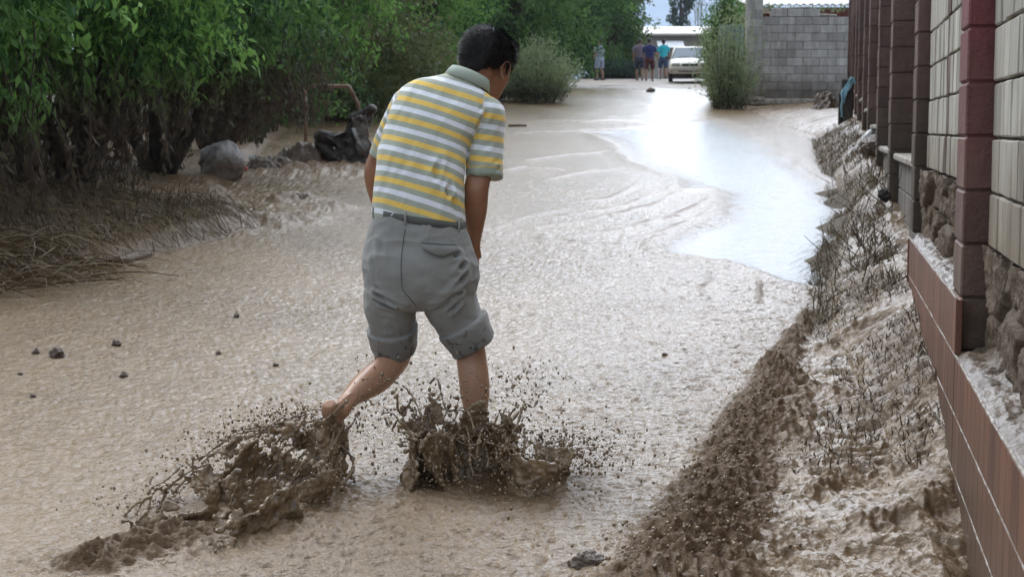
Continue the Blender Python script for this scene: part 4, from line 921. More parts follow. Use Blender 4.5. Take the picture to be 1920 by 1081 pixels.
# legs
limb(sk, [(A(740, 545, 5.52), .088), (A(741, 600, 5.55), .074), (A(744, 642, 5.58), (.056, .058)), (A(741, 668, 5.57), (.057, .058)), (A(722, 693, 5.51), (.055, .058)), (A(700, 712, 5.45), (.056, .057)), (A(678, 728, 5.38), (.047, .048)), (A(658, 745, 5.31), (.034, .036)), (A(645, 760, 5.26), (.031, .036)), (A(636, 772, 5.23), (.032, .034))])
limb(sk, [(A(836, 545, 5.52), .09), (A(858, 600, 5.53), .076), (A(878, 645, 5.54), (.058, .06)), (A(884, 672, 5.54), (.055, .06)), (A(888, 705, 5.53), (.056, .058)), (A(891, 740, 5.53), (.053, .055)), (A(893, 775, 5.53), (.041, .043)), (A(895, 803, 5.53), (.035, .038)), (A(897, 845, 5.53), (.035, .042)), (A(898, 878, 5.52), (.038, .05))])
# feet: the left raised behind with its heel up, the right planted in the mud
def foot(b, heel, ankle, toe, side, s=1.0):
    heel, ankle, toe = (np.asarray(q, float) for q in (heel, ankle, toe)); d = toe - heel; L = np.linalg.norm(d); d /= L; side = np.asarray(side, float); side -= d * (side @ d); side /= np.linalg.norm(side); n_ = np.cross(side, d)
    if n_ @ (ankle - heel) < 0: n_ = -n_
    b.loft([(heel - d * .012 + n_ * .02, side * .020, n_ * .018), (heel + d * .02 + n_ * .022, side * .031, n_ * .029), (heel + d * .07 + n_ * .028, side * .032, n_ * .034), (heel + d * .13 + n_ * .022, side * .038, n_ * .026), (heel + d * .18 + n_ * .016, side * .043, n_ * .017), (heel + d * .205 + n_ * .013, side * .040, n_ * .012)], 18)
    b.cap(heel + d * .035 + n_ * .03, ankle, .030, .034)
    for k in range(5):
        o_ = (-.030, -.012, .003, .017, .030)[k]; l_ = (.050, .044, .038, .033, .027)[k]; r_ = (.0115, .0085, .008, .0075, .007)[k]
        b.cap(heel + d * .195 + side * o_ + n_ * .012, heel + d * (.195 + l_) + side * o_ * 1.08 + n_ * .008, r_ * 1.05, r_, 10)
foot(sk, A(618, 768, 5.16), A(638, 768, 5.235), A(640, 862, 5.34), (1, 0, .25))
gz = H(FOOT[0], FOOT[1]) - .07
fx = A(898, 890, 5.52); foot(sk, (fx[0] - .005, 5.47, gz), (fx[0], 5.53, gz + .09), (fx[0] + .03, 5.71, gz - .005), (1, 0, 0))
me = sk.fused('body', .0042, 5, .5)
v = getv(me); nr_ = getn(me)
# calf and tendon forms, elbow bone
v += nr_ * (0.0012 * fbm3(v, 18, 2, 3))[:, None]
v += nr_ * crease(v, A(628, 762, 5.20), A(662, 732, 5.28), -.004, .008)[:, None]
v += nr_ * crease(v, A(884, 800, 5.45), A(886, 750, 5.45), .003, .010)[:, None]
setv(me, v)
zz_ = v[:, 2]; mud = np.clip((.98 - (zz_ - gz)) / .9, 0, 1); mud = np.where(zz_ - gz < .62, .22 + .72 * np.clip(1 - (zz_ - gz - .05) / .42, 0, 1), 0)
attr(me, 'mud', mud); attr(me, 'pale', sstep(A(0, 600, 5.5)[2], A(0, 660, 5.5)[2] , v[:, 2]) * 0 + (v[:, 2] < A(0, 600, 5.5)[2]))
PM(link('body', me, skin_mat('sun_tanned_skin', (.33, .165, .095)), man))
# --- hair: a fitted cap of hair with short strands
hb = MB()
hb.ell(hp(0, -.018, .040), (.083, .096, .088), HR, 28, 18); hb.ell(hp(0, .035, .075), (.070, .060, .052), HR, 20, 12); hb.loft([(hp(0, -.052, .03), HR @ np.array((.070, 0, 0)), HR @ np.array((0, .050, 0))), (hp(0, -.060, -.015), HR @ np.array((.062, 0, 0)), HR @ np.array((0, .040, 0))), (hp(0, -.062, -.045), HR @ np.array((.046, 0, 0)), HR @ np.array((0, .028, 0))), (hp(0, -.060, -.060), HR @ np.array((.03, 0, 0)), HR @ np.array((0, .016, 0)))], 20)
for s in (-1, 1): hb.loft([(hp(s * .068, .024, .045), HR @ np.array((.010, 0, 0)), HR @ np.array((0, .026, 0))), (hp(s * .070, .026, .015), HR @ np.array((.006, 0, 0)), HR @ np.array((0, .012, 0))), (hp(s * .069, .028, -.002), HR @ np.array((.003, 0, 0)), HR @ np.array((0, .008, 0)))], 12)
me = hb.fused('hair', .004, 6); v = getv(me); n_ = getn(me); q = (v - HC) @ HR / 1.08
v += n_ * (0.0035 * fbm3(q * np.array((1.6, .6, 1.6)), 55, 3, 4))[:, None]; setv(me, v)
r = np.random.default_rng(3); k = 9000; i_ = r.integers(0, len(v), k); root = v[i_]; nn = n_[i_]
crown = HR @ np.array((.01, -.04, .12)); dirn = (root - (HC + crown)); dirn /= np.linalg.norm(dirn, axis=1)[:, None] + 1e-9
low = sstep(.02, -.05, ((root - HC) @ HR)[:, 2])
d = dirn * .8 + nn * (.42 - .1 * low)[:, None] + r.normal(size=(k, 3)) * .16; d /= np.linalg.norm(d, axis=1)[:, None]; ln = (.024 - .017 * low) * r.uniform(.5, 1.2, k)
sd_ = np.cross(d, nn); sd_ /= np.linalg.norm(sd_, axis=1)[:, None] + 1e-9
tv = np.stack([root - nn * .002 - sd_ * .0007, root - nn * .002 + sd_ * .0007, root + d * ln[:, None] * .6 + nn * .001 + sd_ * .0004, root + d * ln[:, None]], 1).reshape(-1, 3)
M_HAIR = NT('black_hair'); oc = M_HAIR.coord((1, 1, 1)); M_HAIR.col(M_HAIR.mix(M_HAIR.rng(M_HAIR.noise(oc, 90, 3), .45, .75), (.010, .009, .009), (.022, .017, .015))); M_HAIR.rough(.55); M_HAIR.b.inputs['Specular IOR Level'].default_value = .3; M_HAIR = M_HAIR.m
ho = PM(link('hair', me, M_HAIR, man)); so = link('hair_strands', mesh_np('hair_strands', tv, np.arange(4 * k).reshape(k, 4), False), M_HAIR, ho)
# --- polo shirt
sh_ = MB()
TS = [ring(784, 432, 5.52, .160, .118, 9), ring(785, 408, 5.52, .170, .125, 9), ring(786, 375, 5.53, .168, .124, 11), ring(788, 335, 5.55, .163, .120, 12), ring(792, 295, 5.57, .160, .118, 13), ring(801, 255, 5.60, .154, .116, 14), ring(813, 225, 5.62, .163, .112, 14), ring(829, 200, 5.64, .176, .104, 14), ring(843, 182, 5.655, .172, .092, 14), ring(853, 168, 5.66, .142, .078, 15), ring(860, 157, 5.67, .095, .062, 16), ring(866, 149, 5.68, .066, .055, 17)]
sh_.loft(TS, 36)
SR = [(A(893, 200, 5.66), (.055, .065)), (A(912, 213, 5.66), (.066, .074)), (A(912, 250, 5.66), (.064, .074)), (A(909, 290, 5.64), (.064, .072)), (A(908, 333, 5.62), (.066, .070))]
SL = [(A(790, 178, 5.66), (.055, .06)), (A(766, 193, 5.67), (.058, .066)), (A(744, 232, 5.69), (.054, .064)), (A(727, 270, 5.71), (.052, .062)), (A(718, 296, 5.72), (.052, .060))]
limb(sh_, SR, 28); limb(sh_, SL, 28)
me = sh_.fused('shirt', .0042, 7, .5); v = getv(me); n_ = getn(me)
def tdist(v, pts):
    best = np.full(len(v), 9.0); par = np.zeros(len(v)); L = 0
    for (a, _), (b_, _) in zip(pts[:-1], pts[1:]):
        d = b_ - a; l_ = np.linalg.norm(d); t = np.clip(((v - a) @ d) / (d @ d), 0, 1); q = np.linalg.norm(v - a - t[:, None] * d, axis=1); m = q < best; best[m] = q[m]; par[m] = L + t[m] * l_; L += l_
    return best, par
dR, pR = tdist(v, SR[1:]); dL, pL = tdist(v, SL[1:])
# folds of the cloth
FB = 5.45
for a, b_, am, w_ in (((842, 262), (800, 372), .006, .012), ((868, 300), (822, 395), .006, .011), ((800, 300), (855, 392), .0045, .012), ((812, 330), (868, 420), .006, .012), ((760, 300), (735, 385), .003, .012), ((850, 240), (880, 330), .005, .010),
                      ((775, 200), (760, 330), .003, .014), ((840, 345), (866, 415), .005, .009), ((720, 380), (790, 392), .003, .008), ((862, 222), (835, 292), .004, .010), ((745, 215), (728, 330), .0035, .010), ((785, 350), (812, 398), .004, .009)):
    v += n_ * crease(v, A(*a, FB), A(*b_, FB), am, w_ * .9)[:, None] * 1.8
for a, b_, am, w_ in (((885, 250), (918, 205), .007, .010), ((890, 228), (905, 198), .006, .008), ((884, 300), (925, 262), .004, .010), ((888, 322), (935, 300), .005, .009), ((905, 328), (945, 312), .005, .008), ((878, 262), (912, 232), .006, .008),
                      ((880, 330), (915, 318), .004, .008), ((722, 270), (700, 296), .004, .008), ((730, 240), (712, 262), .004, .008)):
    v += n_ * crease(v, A(*a, 5.58), A(*b_, 5.58), am, w_)[:, None] * 1.4
v += n_ * (.0045 * fbm3(v * np.array((1.4, 1, .6)), 10, 3, 12) + .003 * (1 - 2 * np.abs(fbm3((v @ np.array(((.9, 0, .45), (0, 1, 0), (-.45, 0, .9)))) * np.array((2.2, 1, .7)), 9, 2, 18))))[:, None]
# armhole seam and sleeve hems
slR = (dR < .078) & (v[:, 0] > A(884, 260, 5.6)[0] + .10 * (v[:, 2] - A(884, 260, 5.6)[2])); slL = (v[:, 0] < A(733, 250, 5.7)[0] + .25 * (v[:, 2] - A(733, 250, 5.7)[2])) & (dL < .09) & (v[:, 2] > A(710, 312, 5.7)[2])
setv(me, v)
ax = A(832, 195, 5.64) - A(786, 410, 5.52); ax /= np.linalg.norm(ax); axi = np.array((.29, .20, .93)); axi /= np.linalg.norm(axi)
st = (v - A(786, 408, 5.52)) @ axi + .006 * fbm3(v, 5, 2, 9)
st += -.018 * sstep(.30, .42, st) * 0
aR = SR[-1][0] - SR[1][0]; aR /= np.linalg.norm(aR); aL = SL[-1][0] - SL[1][0]; aL /= np.linalg.norm(aL)
stR = .02 - (v - SR[1][0]) @ (aR * .97 + np.array((-.10, .1, 0))) ; stL = .05 - (v - SL[1][0]) @ (aL + np.array((-.15, .1, 0)))
s_ = np.where(slR, stR + .0, np.where(slL, stL, st)); attr(me, 'stripe', s_ / .0775 + 10)
cuff = np.where(slR, sstep(.222, .228, pR + .0) , 0) + np.where(slL, sstep(.158, .164, pL), 0)
lR = np.linalg.norm(SR[-1][0] - SR[1][0]); dot = (v - SR[1][0]) @ aR; cR = np.where(slR, sstep(lR - .030, lR - .027, dot), 0); dotL = (v - SL[1][0]) @ aL; lL = np.linalg.norm(SL[-1][0] - SL[1][0]); cL = np.where(slL, sstep(lL - .028, lL - .025, dotL), 0)
attr(me, 'cuff', np.clip(cR + cL, 0, 1)); attr(me, 'cuffline', np.clip(np.where(slR, np.exp(-((dot - lR + .031) / .003) ** 2), 0) + np.where(slL, np.exp(-((dotL - lL + .029) / .003) ** 2), 0), 0, 1))
t = NT('striped_jersey'); fr = t.math('FRACT', t.at('stripe')); rp = t.n('ShaderNodeValToRGB'); t.l(fr, rp.inputs[0]); rp.color_ramp.interpolation = 'LINEAR'
YE, GR, WH = (.86, .57, .10, 1), (.37, .40, .32, 1), (.82, .84, .90, 1)
el = rp.color_ramp.elements; el[0].position = 0; el[0].color = YE; el[1].position = .235; el[1].color = YE
for p_, c_ in ((.255, GR), (.49, GR), (.51, WH), (.73, WH), (.75, GR), (.98, GR), (1.0, YE)):
    e_ = el.new(p_); e_.color = c_
c = t.mix(t.at('cuff'), rp.outputs[0], (.33, .38, .31)); c = t.mix(t.rng(t.at('cuffline'), .4, .6), c, (.62, .44, .06)); c = t.mix(t.math('MULTIPLY', t.noise(t.coord((1, 1, 6)), 120, 2), .22), c, (.3, .33, .3)); t.col(c); t.rough(.85); t.b.inputs['Sheen Weight'].default_value = .2
t.nor(t.bump(t.noise(t.coord(), 500, 2), .0005, .4, t.bump(t.noise(t.coord((2.6, 1, .8), (0, -.5, 0)), 7, 3, .5), .014, .7))); M_SHIRT = t.m
shirt = PM(link('shirt', me, M_SHIRT, man))
# collar: a folded band around the neck
cb = MB(); M_COL = cloth_mat('grey_green_collar', (.38, .44, .36)); n = 40; rows = []
cc = A(878, 150, 5.70); cu = np.array((.95, -.05, -.36)); cu /= np.linalg.norm(cu); cvv = np.array((.10, .96, -.22)); cn_ = np.cross(cu, cvv); cn_ = cn_ / np.linalg.norm(cn_); cn_ = cn_ if cn_[2] > 0 else -cn_
for (ra, rb_, h_) in ((.070, .066, .022), (.075, .071, .026), (.082, .078, .012), (.092, .088, -.018), (.088, .084, -.019), (.078, .074, .006), (.070, .066, .012)):
    a_ = np.linspace(math.radians(95), math.radians(445), n); rows.append(cc + np.cos(a_)[:, None] * cu * ra + np.sin(a_)[:, None] * cvv * rb_ + cn_ * (h_ - .02 * np.maximum(np.sin(a_), 0)[:, None] * 1.2))
I = np.arange(7 * n).reshape(7, n); I = np.vstack([I, I[:1]]); co = PM(link('collar', mesh_np('collar', np.concatenate(rows), q4(I)), M_COL, man)); co.parent = shirt; co.location = (0, 0, 0)
# --- shorts, rolled up
M_SHORT = cloth_mat('grey_cotton', (.265, .265, .245), (.225, .225, .21), dirt=(.07, .06, .05))
ss_ = MB()
ss_.loft([ring(787, 398, 5.52, .152, .112, 9), ring(787, 415, 5.52, .168, .125, 9), ring(787, 450, 5.52, .192, .140, 7), ring(788, 490, 5.51, .210, .152, 3), ring(789, 525, 5.51, .208, .150, 1), ring(787, 560, 5.51, .190, .130, 0), ring(787, 578, 5.52, .15, .10, 0)], 36)
LL = [(A(738, 520, 5.51), (.095, .12)), (A(733, 565, 5.52), (.096, .118)), (A(735, 600, 5.54), (.084, .104)), (A(738, 625, 5.56), (.078, .098)), (A(740, 652, 5.575), (.071, .088))]
RR = [(A(832, 520, 5.51), (.105, .125)), (A(844, 565, 5.52), (.096, .120)), (A(860, 600, 5.53), (.084, .104)), (A(874, 622, 5.535), (.080, .098)), (A(886, 643, 5.54), (.074, .090))]
limb(ss_, LL, 30); limb(ss_, RR, 30)
def cuffring(b, a0, a1, r0, r1): limb(b, [(a0, (r0[0] + .004, r0[1] + .004)), (a0 * .96 + a1 * .04, (r0[0] + .011, r0[1] + .011)), (a0 * .5 + a1 * .5, ((r0[0] + r1[0]) / 2 + .011, (r0[1] + r1[1]) / 2 + .011)), (a1 * .96 + a0 * .04, (r1[0] + .010, r1[1] + .010)), (a1, (r1[0] + .003, r1[1] + .003))], 30)
cuffring(ss_, A(736, 612, 5.545), A(740, 656, 5.58), (.080, .098), (.069, .086)); cuffring(ss_, A(866, 608, 5.53), A(889, 648, 5.54), (.085, .102), (.072, .088))
me = ss_.fused('shorts', .0036, 3, .5); v = getv(me); n_ = getn(me); SB = 5.38
for a, b_, am, w_ in (((757, 418), (752, 545), .0035, .0045), ((752, 545), (783, 575), .004, .007), ((690, 548), (770, 570), .010, .012), ((692, 560), (778, 592), .007, .010), ((700, 535), (745, 560), .005, .010),
                      ((820, 500), (893, 455), .010, .013), ((815, 528), (896, 482), .011, .013), ((812, 560), (893, 505), .011, .014), ((800, 572), (850, 552), .008, .012), ((690, 470), (720, 540), .004, .014), ((700, 430), (735, 520), .004, .015), ((845, 545), (898, 560), .007, .010),
                      ((845, 420), (880, 470), .006, .009), ((852, 462), (886, 440), .006, .009), ((838, 590), (890, 545), .008, .012), ((705, 590), (760, 600), .004, .009), ((870, 610), (905, 588), .008, .009), ((880, 632), (912, 604), .007, .008), ((800, 420), (795, 470), .003, .010)):
    v += n_ * crease(v, A(*a, SB + .02), A(*b_, SB + .02), am, w_ * .62)[:, None] * 1.9
v += n_ * (.005 * fbm3(v, 9, 3, 5) + .0035 * (1 - 2 * np.abs(fbm3(v * np.array((1, 1, 1.6)) + .03 * fbm3(v, 6, 2, 2)[:, None], 13, 2, 15))))[:, None]; setv(me, v)
wetz = sstep(A(0, 560, 5.5)[2], A(0, 680, 5.5)[2], v[:, 2] - .10 * fbm3(v, 9, 4, 8)); attr(me, 'wet', np.clip(wetz * .5 + .9 * (fbm3(v, 60, 2, 3) > .45 - .12 * wetz) * wetz, 0, 1))
shorts = PM(link('shorts', me, M_SHORT, man))
# belt, loops, pocket flap
n = 48; bb = MB(); v_ = []
def beltpt(a_, out, dz): c0, u0, w0 = ring(787, 410, 5.52, .1665 + out, .1235 + out, 9); e_ = lambda q: math.copysign(abs(q) ** .88, q); return c0 + u0 * e_(math.cos(a_)) + w0 * e_(math.sin(a_)) + np.array((0, 0, dz))
rows = [np.array([beltpt(a_, o_, z_) for a_ in np.linspace(0, 2 * math.pi, n + 1)]) for o_, z_ in ((0, -.014), (.004, -.014), (.005, 0), (.004, .014), (0, .014))]
I = np.arange(5 * (n + 1)).reshape(5, n + 1); PM(link('belt', mesh_np('belt', np.concatenate(rows), q4(I)), cloth_mat('grey_belt', (.10, .105, .095)), man))
for a_ in (-102, -35, -160):
    lb = MB(); a_ = math.radians(a_); lb.tube([beltpt(a_, .0, -.024), beltpt(a_, .008, -.018), beltpt(a_, .010, 0), beltpt(a_, .008, .016), beltpt(a_, 0, .02)], .0045, 6); o_ = lb.build('belt_loop', M_SHORT, shorts, True)
def onsurf(px, py, obj_v):   # nearest cloth point on the camera side at that place
    o0 = np.array(CAM); d = at(px, py, 5.0) - o0; d /= np.linalg.norm(d); w_ = obj_v - o0; t_ = w_ @ d; q = np.linalg.norm(w_ - t_[:, None] * d, axis=1); m = q < .012; return o0 + d * t_[m].min()
fl = MB(); top = [onsurf(790 + 66 * k / 8, 456 + .5 * k / 1, v) for k in range(9)]; bot = [onsurf(794 + 60 * k / 8, (466, 471, 475, 478, 480, 480, 478, 475, 472)[k], v) for k in range(9)]
offv = np.array((0, -.006, .001)); V = np.array([p + offv * 1.0 for p in top] + [p + offv * 2.2 for p in bot] + [p + np.array((0, .004, 0)) for p in bot] + [p + np.array((0, .004, 0)) for p in top]); f_ = []
for r0 in range(3): f_ += [(r0 * 9 + k, r0 * 9 + k + 1, (r0 + 1) * 9 + k + 1, (r0 + 1) * 9 + k) for k in range(8)]
fl.add(V, f_).build('pocket_flap', M_SHORT, shorts, True)
M_SEAM = simple('dark_seam', (.05, .055, .052), None, 20, .9); sm_ = MB(); sm_.tube([p + offv * 1.2 for p in top], .0014, 5); sm_.build('pocket_seam', M_SEAM, shorts, True)
sm_ = MB(); sm_.tube([p + offv * 2.0 for p in bot], .0010, 5); sm_.build('pocket_seam', M_SEAM, shorts, True)
sm_ = MB(); sm_.tube([onsurf(760 - 8 * math.sin(k / 14 * 3.0) + (22 * max(0, k - 11) / 3), 428 + 10.4 * k, v) + offv * .12 for k in range(15)], .0011, 5); sm_.build('back_seam', M_SEAM, shorts, True)

# --- the people far up the road
def walker(label, px, D, top, bottom, hairc, pose, topn='shirt', skinc=(.33, .19, .12), h=1.72, w=1.0, head=(0, 1)):
    """simple but whole figure: body, shirt, shorts, hair, shoes; faces direction head (x, y)"""
    x = (px - 960) / F * D; z0 = H(x, D) + .035; hd = np.array((head[0], head[1], 0.0)); hd /= np.linalg.norm(hd); rt = np.array((hd[1], -hd[0], 0)); p = empty('person', (x, D, z0), label, 'person', 'people standing and walking up the road')
    Q = lambda a, b_, c: rt * a * w + hd * b_ + np.array((0, 0, c * h / 1.72))
    s = MB(); M_S = simple('skin', skinc, tuple(q * .8 for q in skinc), 6, .5)
    s.ell(Q(0, .01, 1.62), (.075, .09, .11), np.stack([rt, hd, (0, 0, 1)], 1)); s.ell(Q(0, .085, 1.60), (.014, .02, .02)); 
    for q in (-1, 1): s.ell(Q(q * .078, 0, 1.61), (.014, .02, .03))
    limb(s, [(Q(0, 0, 1.40), .06), (Q(0, 0, 1.47), .056), (Q(0, .005, 1.56), .055)], 12)
    R_ = lambda c, a, d_, z_: (Q(c, 0, z_), rt * a * w, hd * d_)
    s.loft([R_(0, .14, .10, .92), R_(0, .13, .09, 1.08), R_(0, .16, .10, 1.25), R_(0, .17, .09, 1.38), R_(0, .08, .06, 1.44)], 16, 3)
    for q, (fwd, knee, el, hnd) in zip((-1, 1), pose):
        limb(s, [(Q(q * .10, 0, .90), .088), (Q(q * .10, knee * .5, .68), .074), (Q(q * .10, knee, .48), .055), (Q(q * .10, (knee + fwd) / 2 - .02, .28), .055), (Q(q * .10, fwd, .09), .038), (Q(q * .10, fwd, .05), .04)], 12)
        limb(s, [(Q(q * .18, 0, 1.37), .052), (Q(q * .215, el[0] * .5, 1.24), .045), (Q(q * el[2], el[0], 1.10), .04), (Q(q * (el[2] + hnd[2]) / 2, (el[0] + hnd[0]) / 2, (1.10 + hnd[1]) / 2), .036), (Q(q * hnd[2], hnd[0], hnd[1]), .028)], 12)
        hx = Q(q * hnd[2], hnd[0], hnd[1]); s.ell(hx + np.array((0, 0, -.04)), (.03, .035, .05), None, 8, 6)
        for k in range(4): s.cap(hx + rt * (k - 1.5) * .014 + np.array((0, 0, -.07)), hx + rt * (k - 1.5) * .014 + hd * .01 + np.array((0, 0, -.115 + .01 * abs(k - 1))), .008, .007, 6)
        s.cap(hx + hd * .03 + np.array((0, 0, -.03)), hx + hd * .05 + np.array((0, 0, -.075)), .009, .008, 6)
    body = s.fused('body', .011, 2); link('body', body, M_S, p)
    a = MB(); a.loft([R_(0, .178, .135, .86), R_(0, .172, .13, 1.0), R_(0, .175, .13, 1.15), R_(0, .195, .135, 1.28), R_(0, .20, .12, 1.39), R_(0, .12, .085, 1.455), R_(0, .07, .065, 1.48)], 20, 3)
    for q, (fwd, knee, el, hnd) in zip((-1, 1), pose): limb(a, [(Q(q * .15, 0, 1.39), .075), (Q(q * .20, el[0] * .3, 1.30), .074), (Q(q * (.215 + .01), el[0] * .7, 1.17), .068)], 14)
    m_ = a.fused('shirt', .012, 3); vv = getv(m_); vv += getn(m_) * (.012 * fbm3(vv, 7, 2, 4))[:, None]; setv(m_, vv); link('shirt', m_, top, p)
    a = MB(); a.loft([R_(0, .165, .12, 1.0), R_(0, .185, .145, .88), R_(0, .18, .14, .78)], 20, 3)
    for q, (fwd, knee, el, hnd) in zip((-1, 1), pose): limb(a, [(Q(q * .095, 0, .86), .11), (Q(q * .105, knee * .5, .68), .108), (Q(q * .11, knee * .95, .50), .098)], 14)
    link('shorts', a.fused('shorts', .012, 2), bottom, p)
    a = MB(); a.ell(Q(0, -.018, 1.655), (.085, .095, .095), np.stack([rt, hd, (0, 0, 1)], 1)); a.ell(Q(0, -.04, 1.60), (.07, .06, .07)); link('hair', a.fused('hair', .01, 2), simple('hair', hairc, tuple(q * .7 for q in hairc), 30, .6), p)
    for q, (fwd, knee, el, hnd) in zip((-1, 1), pose):
        a = MB(); c = Q(q * .10, fwd, 0); a.loft([(c - hd * .09 + np.array((0, 0, .035)), rt * .03, np.array((0, 0, .03))), (c + np.array((0, 0, .04)), rt * .045, np.array((0, 0, .04))), (c + hd * .11 + np.array((0, 0, .028)), rt * .048, np.array((0, 0, .026))), (c + hd * .17 + np.array((0, 0, .02)), rt * .03, np.array((0, 0, .016)))], 12, 3); a.build('shoe', M_SHOE, p, True)
    return p
M_SHOE = simple('dark_sandal', (.05, .035, .03), (.03, .02, .02), 8, .6)
std = ((0, 0, (-.02, 1.1, .23), (.05, .86, .24)), (0, 0, (-.02, 1.1, .23), (.05, .86, .24)))
wk = ((.16, .14, (-.04, 1.1, .23), (.02, .88, .23)), (-.20, -.02, (.06, 1.1, .23), (.22, .92, .2)))
wk2 = ((-.16, .0, (.06, 1.1, .22), (.20, .95, .2)), (.18, .14, (-.02, 1.1, .23), (.24, 1.05, .12)))
wb_ = ((0.05, .06, (.02, 1.1, .22), (.28, 1.02, .03)), (-.08, 0, (.02, 1.1, .24), (.26, 1.0, .04)))
walker('lone person in pale blue grey shirt and light shorts standing sideways by the roadside trees', 1123, 64.5, cloth_mat('pale_blue_top', (.26, .31, .38)), cloth_mat('pale_blue_shorts', (.30, .36, .46)), (.03, .025, .02), wb_, head=(-.7, .6), w=1.2)
walker('person in a faded mauve grey shirt and dark navy shorts, leftmost of the walking three', 1197, 64.5, cloth_mat('mauve_grey_top', (.16, .13, .17)), cloth_mat('navy_shorts', (.03, .035, .07)), (.05, .045, .04), wk, w=1.12, head=(.1, 1))
walker('person in a dark navy shirt and maroon shorts, middle of the walking three', 1215, 63.2, cloth_mat('navy_top', (.018, .03, .13)), cloth_mat('maroon_shorts', (.085, .018, .028)), (.02, .018, .016), wk2, w=1.12, head=(.2, 1))
walker('person in a bright turquoise shirt and denim blue shorts walking beside the car', 1241, 67.5, cloth_mat('turquoise_top', (.03, .47, .58)), cloth_mat('denim_shorts', (.04, .07, .14)), (.03, .02, .02), wk, w=1.05, head=(-.05, 1))

